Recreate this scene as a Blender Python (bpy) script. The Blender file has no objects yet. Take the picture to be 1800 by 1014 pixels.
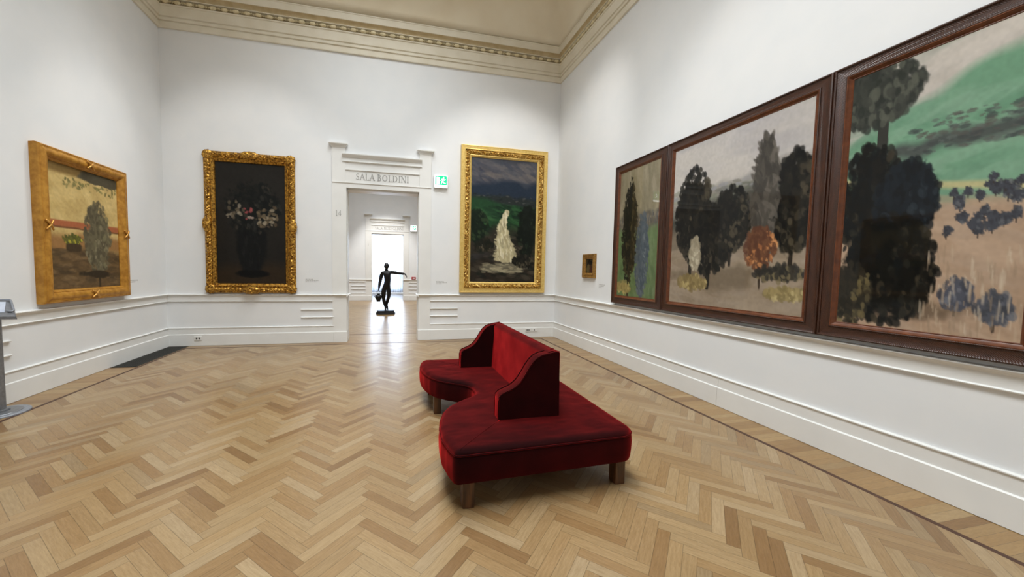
import bpy, bmesh, math, random
import numpy as np
from mathutils import Vector, Matrix, noise

C = bpy.context.scene.collection
random.seed(7)
rng = np.random.RandomState(11)
PI = math.pi

# ------------------------------------------------------------------ camera, world, lights, exposure
XL, XR, D, YF = -4.186, 3.883, 8.279, -3.6      # gallery: left, right, back and front walls
WT = 0.36                                       # thickness of the walls between the rooms
Y2 = 18.6                                       # far wall of the next room
Y3 = 24.0                                       # window wall of the last room

sc = bpy.context.scene
cam_d = bpy.data.cameras.new('camera')
cam = bpy.data.objects.new('camera', cam_d); C.objects.link(cam)
yw, pt, rl = 0.227232749, -0.0593462842, 0.0171210321
fw = Vector((math.sin(yw)*math.cos(pt), math.cos(yw)*math.cos(pt), math.sin(pt)))
rt = Vector((math.cos(yw), -math.sin(yw), 0)); up = rt.cross(fw)
r2 = math.cos(rl)*rt + math.sin(rl)*up; u2 = -math.sin(rl)*rt + math.cos(rl)*up
mw = Matrix((r2, u2, -fw)).transposed().to_4x4(); mw.translation = Vector((0, 0, 1.6))
cam.matrix_world = mw
cam_d.sensor_fit = 'HORIZONTAL'; cam_d.sensor_width = 36.0
cam_d.lens = 652.29/1800*36.0
cam_d.shift_x = (900-835.5555)/1800; cam_d.shift_y = (511.7035-507)/1800
cam_d.clip_start = 0.05; cam_d.clip_end = 200
sc.camera = cam

sc.view_settings.view_transform = 'Standard'
sc.view_settings.look = 'None'
sc.view_settings.gamma = 1.0
sc.view_settings.use_curve_mapping = False
sc.view_settings.exposure = 0.0

w = bpy.data.worlds.new('sky'); sc.world = w; w.use_nodes = True
bg = w.node_tree.nodes['Background']
bg.inputs['Color'].default_value = (0.82, 0.91, 1.0, 1); bg.inputs['Strength'].default_value = 4.0

def area(name, loc, rot, sx, sy, power, col=(1, 1, 1), spread=PI):
    l = bpy.data.lights.new(name, 'AREA'); l.shape = 'RECTANGLE'; l.size = sx; l.size_y = sy
    l.energy = power; l.color = col; l.spread = spread
    o = bpy.data.objects.new(name, l); C.objects.link(o); o.location = loc; o.rotation_euler = rot
    return o
def spot(name, loc, target, power, ang, col=(1, 0.975, 0.94), size=0.06, blend=0.6):
    l = bpy.data.lights.new(name, 'SPOT'); l.energy = power; l.color = col
    l.spot_size = math.radians(ang); l.spot_blend = blend; l.shadow_soft_size = size
    o = bpy.data.objects.new(name, l); C.objects.link(o); o.location = loc
    d = Vector(target)-Vector(loc)
    o.rotation_euler = d.to_track_quat('-Z', 'Y').to_euler()
    return o
area('skylight_daylight', (-0.10, 2.9, 8.02), (0, 0, 0), 2.6, 7.8, 375, (0.90, 0.96, 1.0), math.radians(118))
area('second_room_fill', (-0.15, 13.6, 6.9), (0, 0, 0), 4.4, 8.0, 290, (0.95, 0.98, 1.0), math.radians(105))  # added overhead fill for the second room, whose ceiling has no opening
area('window_daylight', (-0.2, Y3+0.45, 2.3), (-PI/2, 0, 0), 2.3, 4.2, 300, (0.60, 0.76, 1.0))
# the track spots on the ceiling that pick out the pictures, and an added fill in the second room
spot('track_and_fill_spot', (-2.6, 4.4, 7.6), (-2.8, D, 1.8), 270, 54)
spot('track_and_fill_spot', (2.4, 4.4, 7.6), (2.6, D, 1.9), 520, 58)
spot('track_and_fill_spot', (-1.5, 7.35, 7.6), (XL, 6.35, 1.25), 340, 40, size=0.04, blend=0.8)
spot('track_and_fill_spot', (-0.2, 15.6, 6.6), (-0.2, Y2, 0.6), 950, 50)  # added unseen spot that brightens the second room's far wall
spot('track_and_fill_spot', (0.6, 3.0, 7.6), (XR, 3.4, 0.7), 290, 58)

# ------------------------------------------------------------------ materials
def s2l(c):
    c = np.asarray(c, float)/255.0
    return np.where(c <= 0.04045, c/12.92, ((c+0.055)/1.055)**2.4)
def rgb(r, g, b):
    l = s2l((r, g, b)); return (float(l[0]), float(l[1]), float(l[2]), 1)
class NT:
    def __init__(s, name):
        s.m = bpy.data.materials.new(name); s.m.use_nodes = True
        s.t = s.m.node_tree; s.b = s.t.nodes['Principled BSDF']
    def n(s, kind, **kw):
        x = s.t.nodes.new(kind)
        for k, v in kw.items(): setattr(x, k, v)
        return x
    def l(s, a, b): s.t.links.new(a, b)
    def set(s, **kw):
        for k, v in kw.items(): s.b.inputs[k.replace('_', ' ')].default_value = v
    def noise(s, scale, detail=4, vec=None, rough=0.5):
        x = s.n('ShaderNodeTexNoise'); x.inputs['Scale'].default_value = scale
        x.inputs['Detail'].default_value = detail; x.inputs['Roughness'].default_value = rough
        if vec is not None: s.l(vec, x.inputs['Vector'])
        return x
    def mapping(s, src, scale):
        mp = s.n('ShaderNodeMapping'); mp.inputs['Scale'].default_value = scale
        s.l(src, mp.inputs['Vector']); return mp.outputs[0]
    def coord(s, which='Object'): return s.n('ShaderNodeTexCoord').outputs[which]
    def ramp(s, src, stops):
        r = s.n('ShaderNodeValToRGB'); e = r.color_ramp.elements
        while len(e) < len(stops): e.new(0.5)
        for i, (p, c) in enumerate(stops): e[i].position = p; e[i].color = c
        s.l(src, r.inputs[0]); return r.outputs[0]
    def bump(s, src, strength, dist=0.01):
        b = s.n('ShaderNodeBump'); b.inputs['Strength'].default_value = strength
        b.inputs['Distance'].default_value = dist
        s.l(src, b.inputs['Height']); s.l(b.outputs[0], s.b.inputs['Normal']); return b
def noisy(name, c1, c2, scale, rough=0.6, metal=0.0, bump=0.0, bdist=0.004, stretch=None, detail=4, **kw):
    t = NT(name); v = t.coord()
    if stretch: v = t.mapping(v, stretch)
    nz = t.noise(scale, detail, v)
    t.l(t.ramp(nz.outputs[0], [(0.35, c1), (0.65, c2)]), t.b.inputs['Base Color'])
    t.set(Roughness=rough, Metallic=metal, **kw)
    if bump: t.bump(nz.outputs[0], bump, bdist)
    return t.m

WALL = noisy('white_wall_paint', rgb(226, 228, 229), rgb(230, 231, 231), 2.2, 0.75, bump=0.05)
TRIMW = noisy('white_trim_paint', rgb(227, 227, 224), rgb(231, 231, 228), 3.0, 0.42, bump=0.03)
PLASTER = noisy('cream_cornice_plaster', rgb(220, 212, 192), rgb(228, 221, 203), 3.5, 0.8, bump=0.12)
COVEP = noisy('ochre_cove_plaster', rgb(230, 218, 192), rgb(236, 226, 202), 1.6, 0.85, bump=0.08)
BEADP = noisy('gilded_bead_paint', rgb(205, 190, 150), rgb(226, 214, 180), 30, 0.6)
GROOVE = noisy('shaded_groove_paint', rgb(150, 134, 100), rgb(172, 156, 122), 12, 0.85)  # darker tone paints shade into the gaps behind the beads
OCHRE = noisy('ochre_band', rgb(192, 172, 132), rgb(206, 188, 150), 8, 0.8)
GLASSW = NT('laylight_glass'); GLASSW.set(Base_Color=rgb(235, 238, 240), Roughness=0.5)
GLASSW.b.inputs['Emission Color'].default_value = (0.96, 0.98, 1, 1); GLASSW.b.inputs['Emission Strength'].default_value = 1.0
GLASSW = GLASSW.m
VELVET = NT('red_velvet')
_nz = VELVET.noise(9, 5, VELVET.coord()); _n2 = VELVET.noise(420, 2, VELVET.coord())
VELVET.l(VELVET.ramp(_nz.outputs[0], [(0.3, rgb(6, 0, 0)), (0.7, rgb(12, 0, 1))]), VELVET.b.inputs['Base Color'])
VELVET.set(Roughness=0.9, Sheen_Weight=1.0, Sheen_Roughness=0.45)
VELVET.l(VELVET.ramp(VELVET.noise(5, 5, VELVET.coord()).outputs[0], [(0.32, rgb(190, 28, 31)), (0.68, rgb(240, 50, 50))]), VELVET.b.inputs['Sheen Tint'])
VELVET.b.inputs['Sheen Tint'].default_value = rgb(214, 34, 42)
VELVET.b.inputs['Specular IOR Level'].default_value = 0.1
VELVET.bump(_n2.outputs[0], 0.15, 0.002)
VELVET = VELVET.m
LEGW = noisy('brown_leg_wood', rgb(60, 36, 20), rgb(98, 62, 35), 6, 0.3, bump=0.05, stretch=(6, 6, 0.7), detail=8)
BRONZE = noisy('dark_bronze', rgb(12, 11, 14), rgb(22, 20, 24), 14, 0.45, metal=0.3, bump=0.1)
GREYM = noisy('grey_metal', rgb(120, 122, 126), rgb(134, 136, 140), 40, 0.38, metal=0.5)
GREYL = noisy('pale_grey_metal', rgb(134, 138, 145), rgb(148, 152, 160), 40, 0.42, metal=0.3)
PANEL = noisy('printed_panel', rgb(176, 184, 200), rgb(196, 202, 214), 8, 0.3)
IRON = noisy('dark_iron', rgb(26, 27, 24), rgb(44, 45, 38), 60, 0.55, metal=0.4)
PITM = noisy('dark_pit', rgb(8, 8, 8), rgb(14, 13, 12), 30, 0.9)
PLASTIC = noisy('white_plastic', rgb(226, 225, 220), rgb(232, 231, 227), 20, 0.35)
DARKPL = noisy('dark_plastic', rgb(60, 58, 54), rgb(74, 72, 68), 30, 0.5)
GREYINK = noisy('grey_lettering', rgb(158, 157, 154), rgb(170, 169, 166), 30, 0.6)
PALEINK = noisy('pale_grey_lettering', rgb(172, 171, 169), rgb(182, 181, 178), 30, 0.6)
REDP = noisy('red_plastic', rgb(150, 22, 26), rgb(168, 30, 32), 20, 0.4)
DARKIN = noisy('dark_inlay_wood', rgb(62, 36, 22), rgb(80, 48, 30), 30, 0.5, stretch=(1, 1, 1))
GOLDW = noisy('gilded_oak', rgb(164, 112, 34), rgb(196, 143, 56), 5, 0.42, metal=0.25, bump=0.12, stretch=(3, 3, 3), detail=8)
GOLDR = noisy('gilded_ribbon', rgb(186, 132, 58), rgb(220, 170, 90), 20, 0.35, metal=0.6)
GOLDA = noisy('antique_gold', rgb(98, 60, 18), rgb(214, 164, 70), 30, 0.36, metal=0.7, bump=0.25)
GOLDB = noisy('bright_gold', rgb(150, 100, 30), rgb(246, 214, 128), 30, 0.32, metal=0.6, bump=0.3)
GOLDP = noisy('pale_gold_leaf', rgb(216, 182, 100), rgb(232, 202, 126), 30, 0.42, metal=0.45, bump=0.1)
OLDG = noisy('dull_old_gold', rgb(120, 86, 38), rgb(170, 128, 62), 40, 0.45, metal=0.4, bump=0.2)
# dark rippled moulding and reddish sloping slip of the large frames
RIP = NT('dark_rippled_wood')
_uv = RIP.n('ShaderNodeUVMap').outputs[0]
_wv = RIP.n('ShaderNodeTexWave', wave_type='BANDS', bands_direction='X'); _wv.inputs['Scale'].default_value = 24.0
_wv.inputs['Distortion'].default_value = 0.6; _wv.inputs['Detail'].default_value = 1
RIP.l(_uv, _wv.inputs['Vector'])
_nz = RIP.noise(7, 5, RIP.mapping(_uv, (1, 6, 1)))
RIP.l(RIP.ramp(_nz.outputs[0], [(0.3, rgb(48, 26, 16)), (0.7, rgb(72, 40, 24))]), RIP.b.inputs['Base Color'])
RIP.set(Roughness=0.36); RIP.bump(_wv.outputs[1], 0.45, 0.003); RIP = RIP.m
SLIP = noisy('reddish_slip_wood', rgb(84, 44, 22), rgb(110, 60, 31), 4, 0.32, stretch=(4, 4, 4), detail=8)

def emis(name, col, strength):
    t = NT(name); t.set(Base_Color=col, Roughness=0.4)
    t.b.inputs['Emission Color'].default_value = col; t.b.inputs['Emission Strength'].default_value = strength
    return t.m
EGREEN = emis('lit_green', rgb(0, 180, 100), 2.2)
EWHITE = emis('lit_white', rgb(250, 255, 250), 3.5)
ELAMP = emis('lit_lamp_strip', rgb(250, 255, 250), 11.0)
CURT = NT('sheer_curtain'); CURT.set(Base_Color=rgb(222, 224, 228), Roughness=0.9, Transmission_Weight=0.0)
_tr = CURT.n('ShaderNodeBsdfTranslucent'); _tr.inputs[0].default_value = rgb(225, 228, 234)
_mx = CURT.n('ShaderNodeMixShader'); _mx.inputs[0].default_value = 0.55
CURT.l(CURT.b.outputs[0], _mx.inputs[1]); CURT.l(_tr.outputs[0], _mx.inputs[2])
CURT.l(_mx.outputs[0], CURT.t.nodes['Material Output'].inputs[0]); CURT = CURT.m

PARQ = NT('oak_parquet')
_at = PARQ.n('ShaderNodeVertexColor', layer_name='Col'); _uv = PARQ.n('ShaderNodeUVMap').outputs[0]
_g = PARQ.noise(1.0, 6, PARQ.mapping(_uv, (9, 90, 1)), 0.65)
_g2 = PARQ.noise(1.0, 3, PARQ.mapping(_uv, (30, 500, 1)), 0.5)
_ov = PARQ.n('ShaderNodeMix', data_type='RGBA', blend_type='MULTIPLY'); _ov.inputs[0].default_value = 1.0
PARQ.l(_at.outputs[0], _ov.inputs[6])
PARQ.l(PARQ.ramp(_g.outputs[0], [(0.3, (0.80, 0.76, 0.70, 1)), (0.62, (1.04, 1.04, 1.04, 1))]), _ov.inputs[7])
_ov2 = PARQ.n('ShaderNodeMix', data_type='RGBA', blend_type='MULTIPLY'); _ov2.inputs[0].default_value = 0.6
PARQ.l(_ov.outputs[2], _ov2.inputs[6])
PARQ.l(PARQ.ramp(_g2.outputs[0], [(0.35, (0.82, 0.80, 0.76, 1)), (0.6, (1.03, 1.03, 1.03, 1))]), _ov2.inputs[7])
# thin dark joint along the edges of every plank, from a second uv set that holds the edge distance
_jd = PARQ.n('ShaderNodeUVMap', uv_map='edge').outputs[0]; _sx = PARQ.n('ShaderNodeSeparateXYZ'); PARQ.l(_jd, _sx.inputs[0])
def _edge(sock, full):
    a = PARQ.n('ShaderNodeMath', operation='PINGPONG'); PARQ.l(sock, a.inputs[0]); a.inputs[1].default_value = full/2
    return a.outputs[0]
_mn = PARQ.n('ShaderNodeMath', operation='MINIMUM'); PARQ.l(_edge(_sx.outputs[0], 0.432), _mn.inputs[0]); PARQ.l(_edge(_sx.outputs[1], 0.072), _mn.inputs[1])
_mr = PARQ.n('ShaderNodeMapRange'); PARQ.l(_mn.outputs[0], _mr.inputs[0]); _mr.inputs[1].default_value = 0.0004; _mr.inputs[2].default_value = 0.0016
_mr.inputs[3].default_value = 0.38; _mr.inputs[4].default_value = 1.0
_ov3 = PARQ.n('ShaderNodeMix', data_type='RGBA', blend_type='MULTIPLY'); _ov3.inputs[0].default_value = 1.0
PARQ.l(_ov2.outputs[2], _ov3.inputs[6]); PARQ.l(_mr.outputs[0], _ov3.inputs[7])
PARQ.l(_ov3.outputs[2], PARQ.b.inputs['Base Color'])
_wob = PARQ.noise(2.6, 2, PARQ.coord('Object'))
PARQ.bump(_wob.outputs[0], 0.12, 0.02)
PARQ.set(Roughness=0.3); PARQ.b.inputs['Specular IOR Level'].default_value = 0.5
PARQ = PARQ.m

# ------------------------------------------------------------------ helpers
class MB:
    def __init__(s): s.v = []; s.f = []; s.uv = {}
    def add(s, vs, fs):
        o = len(s.v); s.v += [tuple(p) for p in vs]; s.f += [tuple(i+o for i in f) for f in fs]
    def box(s, x0, x1, y0, y1, z0, z1):
        vs = [(x, y, z) for z in (z0, z1) for y in (y0, y1) for x in (x0, x1)]
        s.add(vs, [(0, 2, 3, 1), (4, 5, 7, 6), (0, 1, 5, 4), (2, 6, 7, 3), (0, 4, 6, 2), (1, 3, 7, 5)])
    def extr(s, poly, axis, a, b):
        """polygon given in the two other axes, extruded along axis from a to b"""
        n = len(poly)
        def P(p, t):
            return {0: (t, p[0], p[1]), 1: (p[0], t, p[1]), 2: (p[0], p[1], t)}[axis]
        vs = [P(p, a) for p in poly]+[P(p, b) for p in poly]
        s.add(vs, [tuple(range(n))[::-1], tuple(range(n, 2*n))]+[(i, (i+1) % n, n+(i+1) % n, n+i) for i in range(n)])
    def sweep2(s, prof, A, B, nrm):
        """profile of (d, z) carried from A to B (plan points), d along nrm"""
        n = len(prof)
        vs = [(P[0]+nrm[0]*d, P[1]+nrm[1]*d, z) for P in (A, B) for d, z in prof]
        s.add(vs, [tuple(range(n))[::-1], tuple(range(n, 2*n))]+[(i, (i+1) % n, n+(i+1) % n, n+i) for i in range(n)])
    def tube(s, pts, r, k=8, closed=False, taper=None):
        pts = [Vector(p) for p in pts]; n = len(pts); rings = []
        for i, p in enumerate(pts):
            a = pts[(i-1) % n] if (closed or i > 0) else p
            b = pts[(i+1) % n] if (closed or i < n-1) else p
            t = (b-a).normalized()
            ref = Vector((0, 0, 1)) if abs(t.z) < 0.9 else Vector((1, 0, 0))
            x = t.cross(ref).normalized(); y = x.cross(t)
            rr = r if taper is None else r*taper[i]
            rings.append([p+rr*(math.cos(2*PI*j/k)*x+math.sin(2*PI*j/k)*y) for j in range(k)])
        vs = [q for ring in rings for q in ring]; fs = []
        m = n if closed else n-1
        for i in range(m):
            for j in range(k):
                a = i*k+j; b = i*k+(j+1) % k; i2 = (i+1) % n
                fs.append((a, b, i2*k+(j+1) % k, i2*k+j))
        if not closed: fs += [tuple(range(k))[::-1], tuple(range((n-1)*k, n*k))]
        s.add(vs, fs)
    def lathe(s, prof, c, k=24):
        vs = [(c[0]+r*math.cos(2*PI*j/k), c[1]+r*math.sin(2*PI*j/k), c[2]+z) for r, z in prof for j in range(k)]
        fs = [(i*k+j, i*k+(j+1) % k, (i+1)*k+(j+1) % k, (i+1)*k+j) for i in range(len(prof)-1) for j in range(k)]
        fs += [tuple(range(k))[::-1], tuple(range((len(prof)-1)*k, len(prof)*k))]
        s.add(vs, fs)
    def build(s, name, mat, parent=None, smooth=False, bevel=0, fix=True):
        me = bpy.data.meshes.new(name); me.from_pydata(s.v, [], s.f); me.update()
        if fix:
            bm = bmesh.new(); bm.from_mesh(me); bmesh.ops.recalc_face_normals(bm, faces=bm.faces); bm.to_mesh(me); bm.free()
        me.materials.append(mat)
        if smooth: me.polygons.foreach_set('use_smooth', [True]*len(me.polygons))
        o = bpy.data.objects.new(name, me); C.objects.link(o)
        if parent is not None: o.parent = parent
        if bevel:
            m = o.modifiers.new('bevel', 'BEVEL'); m.width = bevel; m.segments = 2; m.limit_method = 'ANGLE'
        return o
def smooth_angle(o, deg=40):
    me = o.data
    me.polygons.foreach_set('use_smooth', [True]*len(me.polygons))
    bm = bmesh.new(); bm.from_mesh(me)
    for e in bm.edges:
        if len(e.link_faces) == 2 and e.calc_face_angle(0) > math.radians(deg): e.smooth = False
    bm.to_mesh(me); bm.free()
def thing(name, label, cat, loc=(0, 0, 0), rotz=0, group=None):
    o = bpy.data.objects.new(name, None); C.objects.link(o); o.location = loc; o.rotation_euler = (0, 0, rotz)
    o.empty_display_size = 0.1
    return tag(o, label, cat, group)
def tag(o, label, cat, group=None):
    o['label'] = label; o['category'] = cat
    if group: o['group'] = group
    return o
def struct(o, label, cat):
    o['kind'] = 'structure'; o['label'] = label; o['category'] = cat
    return o

# ------------------------------------------------------------------ floor
L_, W_ = 0.432, 0.072
tones = [((204, 170, 122), 5), ((196, 160, 112), 5), ((211, 180, 134), 4), ((187, 149, 101), 3), ((218, 190, 148), 2),
         ((173, 133, 86), 2), ((160, 120, 76), 0.8), ((192, 164, 124), 1.5)]
_pw = np.array([t[1] for t in tones], float); _pw /= _pw.sum(); _tc = [s2l(t[0]) for t in tones]; _tmean = sum(a*b for a, b in zip(_tc, _pw))
FV, FF, FU, FE, FC = [], [], [], [], []
def clip(poly, x0, x1, y0, y1):
    for ax, val, sgn in ((0, x0, 1), (0, x1, -1), (1, y0, 1), (1, y1, -1)):
        out = []
        for i in range(len(poly)):
            a, b = poly[i], poly[(i+1) % len(poly)]
            da, db = sgn*(a[ax]-val), sgn*(b[ax]-val)
            if da >= 0: out.append(a)
            if (da >= 0) != (db >= 0):
                t = da/(da-db); out.append(tuple(a[k]+t*(b[k]-a[k]) for k in range(4)))
        poly = out
        if len(poly) < 3: return []
    return poly
def plank(poly, z, tint=1.0, warm=(1, 1, 1)):
    if len(poly) < 3: return
    o = len(FV); ou, ov = rng.rand()*40, rng.rand()*40
    c = _tc[rng.choice(len(tones), p=_pw)]; c = (0.74*c+0.26*_tmean)*(0.95+0.1*rng.rand())*tint*0.55
    for p in poly:
        FV.append((p[0], p[1], z)); FU.append((p[2]+ou, p[3]+ov)); FE.append((p[2], p[3])); FC.append((c[0]*warm[0], c[1]*warm[1], c[2]*warm[2], 1))
    FF.append(tuple(range(o, o+len(poly))))
def herring(x0, x1, y0, y1):
    eu = (math.cos(PI/4), math.sin(PI/4)); ev = (-math.sin(PI/4), math.cos(PI/4))
    ox, oy = 0.167, 0.032
    def W2(u, v): return (ox+eu[0]*u+ev[0]*v, oy+eu[1]*u+ev[1]*v)
    R = 16
    for j in range(-30, 31):
        for i in range(-260, 261):
            bu, bv = i*W_+j*L_, i*W_-j*L_
            cx, cy = W2(bu, bv)
            if not (x0-1 < cx < x1+1 and y0-1 < cy < y1+1): continue
            for (u0, v0, du, dv) in ((bu, bv, L_, W_), (bu+L_, bv+W_-L_, W_, L_)):
                q = []
                for a, b in ((0, 0), (1, 0), (1, 1), (0, 1)):
                    x, y = W2(u0+a*du, v0+b*dv)
                    q.append((x, y, a*L_, b*W_) if du > dv else (x, y, b*L_, a*W_))
                plank(clip(q, x0, x1, y0, y1), 0)
SX0, SX1, SXR0, SXR1 = XL+0.385, XL+0.425, XR-0.437, XR-0.395
def room_floor(y0, y1, s0, s1):
    """herringbone field with a plain border outside a thin dark inlay; s0, s1: front and back border widths"""
    herring(SX1, SXR0, y0+s0+0.04, y1-s1-0.04)
    def ladder(x0, x1, ya, yb, tint=0.97):
        y = ya
        while y < yb-0.001:
            h = min(W_, yb-y)
            plank([(x0, y, 0, 0), (x1, y, L_, 0), (x1, y+h, L_, h), (x0, y+h, 0, h)], 0, tint, (1.06, 1.0, 0.84)); y += W_
    ladder(XL, SX0, y0, y1); ladder(SXR1, XR, y0, y1)
    def rows(ya, yb):
        if yb-ya < 0.01: return
        n = max(1, round((yb-ya)/W_)); h = (yb-ya)/n
        for r in range(n):
            x = SX0-rng.rand()*L_
            while x < SXR1:
                a, b = max(x, SX0), min(x+L_*2, SXR1)
                if b > a: plank([(a, ya+r*h, (a-x)/2, 0), (b, ya+r*h, (b-x)/2, 0), (b, ya+r*h+h, (b-x)/2, W_), (a, ya+r*h+h, (a-x)/2, W_)], 0, 0.97)
                x += L_*2
    rows(y0, y0+s0); rows(y1-s1, y1)
    return y0+s0, y1-s1
fa = room_floor(YF, D, 0.25, 0.24)
fb = room_floor(D+WT, Y2, 0.5, 0.25)
fc = room_floor(Y2+WT, Y3, 0.3, 0.25)
for (ya, yb) in ((D, D+WT), (Y2, Y2+WT)):
    for r in range(5):
        h = WT/5; x = -0.92-rng.rand()*L_
        while x < 0.72:
            plank([(max(x, -0.92), ya+r*h, 0, 0), (min(x+L_, 0.72), ya+r*h, L_, 0), (min(x+L_, 0.72), ya+r*h+h, L_, W_), (max(x, -0.92), ya+r*h+h, 0, W_)], 0, 1.0)
            x += L_
me = bpy.data.meshes.new('floor'); me.from_pydata(FV, [], FF); me.update()
uv1 = me.uv_layers.new(name='UVMap'); uv2 = me.uv_layers.new(name='edge')
li = np.zeros(len(me.loops), int); me.loops.foreach_get('vertex_index', li)
uv1.data.foreach_set('uv', np.array(FU)[li].astype(np.float32).ravel()); uv2.data.foreach_set('uv', np.array(FE)[li].astype(np.float32).ravel())
ca = me.color_attributes.new('Col', 'FLOAT_COLOR', 'POINT'); ca.data.foreach_set('color', np.array(FC, np.float32).ravel())
uv1.active_render = True
me.materials.append(PARQ)
floor = bpy.data.objects.new('floor', me); C.objects.link(floor)
struct(floor, 'oak herringbone parquet floor running through the enfilade of rooms', 'floor')
inl = MB()
for (y0, y1, (a, b)) in ((YF, D, fa), (D+WT, Y2, fb), (Y2+WT, Y3, fc)):
    inl.box(SX0, SX1, a, b, -0.02, 0.0006); inl.box(SXR0, SXR1, a, b, -0.02, 0.0006)
    inl.box(SX0, SXR1, a, a+0.04, -0.02, 0.0006); inl.box(SX0, SXR1, b-0.04, b, -0.02, 0.0006)
inl.build('floor_inlay', DARKIN, floor)
sub = MB(); sub.box(XL-0.4, XR+0.4, YF-0.4, Y3+0.4, -0.12, -0.025); sub.build('subfloor', PITM, floor)

# ------------------------------------------------------------------ walls
DX0, DX1, DH = -0.887, 0.620, 3.25          # opening in the back wall
EX0, EX1, EH = -0.852, 0.655, 3.23          # the one beyond it
ZC = 6.72; ZT = 8.15
def wall_box(name, label, *bx):
    m = MB()
    for b in bx: m.box(*b)
    return struct(m.build(name, WALL), label, 'wall')
wall_back = wall_box('wall_back', 'white back wall of the gallery with the doorway and two portraits', (XL-0.3, DX0, D, D+WT, 0, ZT), (DX1, XR+0.3, D, D+WT, 0, ZT), (DX0, DX1, D, D+WT, DH, ZT))
wall_box('wall_left', 'white left wall of the gallery', (XL-0.3, XL, YF-0.3, D+0.1, 0, ZT))
wall_box('wall_right', 'white right wall of the gallery under three joined canvases', (XR, XR+0.3, YF-0.3, D+0.1, 0, ZT))
wall_box('wall_front', 'white wall of the gallery behind the viewer', (XL-0.3, XR+0.3, YF-0.3, YF, 0, ZT))
wall_box('wall_far', 'white far wall of the second room with its doorway', (XL-0.3, EX0, Y2, Y2+WT, 0, 7.2), (EX1, XR+0.3, Y2, Y2+WT, 0, 7.2), (EX0, EX1, Y2, Y2+WT, EH, 7.2))
wall_box('wall_far_left', 'white left wall of the second room', (XL-0.3, XL, D+WT, Y2, 0, 7.2))
wall_box('wall_far_right', 'white right wall of the second room', (XR, XR+0.3, D+WT, Y2, 0, 7.2))
WX0, WX1, WH = -1.25, 0.85, 4.3
wall_box('wall_window', 'white end wall with the tall bright window', (XL-0.3, WX0, Y3, Y3+0.3, 0, 5.6), (WX1, XR+0.3, Y3, Y3+0.3, 0, 5.6), (WX0, WX1, Y3, Y3+0.3, WH, 5.6))
wall_box('wall_window_left', 'white left wall of the last room', (XL-0.3, XL, Y2+WT, Y3+0.3, 0, 5.6))
wall_box('wall_window_right', 'white right wall of the last room', (XR, XR+0.3, Y2+WT, Y3+0.3, 0, 5.6))
m = MB(); m.box(XL-0.3, XR+0.3, D+0.02, Y2+WT, 7.0, 7.3)
struct(m.build('ceiling_2', WALL), 'plain ceiling of the second room', 'ceiling')
m = MB(); m.box(XL-0.3, XR+0.3, Y2+0.1, Y3+0.3, 5.5, 5.8)
struct(m.build('ceiling_3', WALL), 'plain ceiling of the last room', 'ceiling')

def ring_sweep(m, prof, closed_prof=False):
    """(inset, z) profile carried round the gallery's four walls with mitred corners"""
    n = len(prof)
    vs = []
    for d, z in prof:
        vs += [(XL+d, YF+d, z), (XR-d, YF+d, z), (XR-d, D-d, z), (XL+d, D-d, z)]
    fs = []
    for i in range(n-1 if not closed_prof else n):
        for k in range(4):
            a, b = i*4+k, i*4+(k+1) % 4; i2 = (i+1) % n
            fs.append((a, b, i2*4+(k+1) % 4, i2*4+k))
    m.add(vs, fs)
# coved ceiling with a long laylight
cov = [(0.03, 6.70), (0.120, 6.712)]
for i in range(15):
    a = i/14*PI/2; cov.append((0.13+1.55*(1-math.cos(a)), 6.715+1.33*math.sin(a)))
m = MB(); ring_sweep(m, cov)
X0, X1, Ya, Yb = XL+1.68, XR-1.68, YF+1.68, D-1.68
cl = m.build('ceiling', COVEP, smooth=False, fix=False)
for p in cl.data.polygons: p.use_smooth = True
struct(cl, 'ochre plaster coved ceiling above the cornice', 'ceiling')
m = MB(); m.box(X0-0.2, X1+0.2, Ya-0.2, Yb+0.2, 8.10, 8.14); lg = m.build('laylight_glass', GLASSW, cl)
m = MB()
for i in range(6):
    x = X0+(X1-X0)*i/5; m.box(x-0.025, x+0.025, Ya, Yb, 8.06, 8.10)
for i in range(10):
    y = Ya+(Yb-Ya)*i/9; m.box(X0, X1, y-0.025, y+0.025, 8.065, 8.10)
m.build('glazing_bars', TRIMW, cl)
m = MB(); m.box(XL-0.3, XR+0.3, YF-0.3, D+0.3, 8.16, 8.3); m.build('roof_slab', WALL, cl)

# cornice
cor = [(-0.02, 5.952), (0.030, 5.956), (0.034, 5.968), (0.034, 6.058), (0.020, 6.066), (0.020, 6.076), (0.045, 6.086), (0.045, 6.128), (0.030, 6.136), (0.030, 6.146),
       (0.052, 6.16), (0.058, 6.325), (0.074, 6.336), (0.078, 6.356), (0.052, 6.362), (0.052, 6.442), (0.094, 6.448), (0.094, 6.458)]
for i in range(7):
    a = i/6*PI/2; cor.append((0.058+0.0*a+0.056*(1-math.cos(a)), 6.468+0.078*math.sin(a)))
cor += [(0.124, 6.552), (0.126, 6.668), (0.135, 6.676), (0.135, 6.694), (0.10, 6.700), (-0.02, 6.70)]
m = MB(); ring_sweep(m, cor)
corn = struct(m.build('trim_1', PLASTER, fix=True), 'cream moulded cornice below the coved ceiling', 'cornice')
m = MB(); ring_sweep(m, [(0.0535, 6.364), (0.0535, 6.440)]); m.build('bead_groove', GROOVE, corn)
m = MB(); ring_sweep(m, [(d_+0.0008, z_) for d_, z_ in cor[18:25]]); m.build('ochre_cavetto', OCHRE, corn, smooth=True)  # strip browner than the plaster, laid over the cavetto curve
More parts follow.
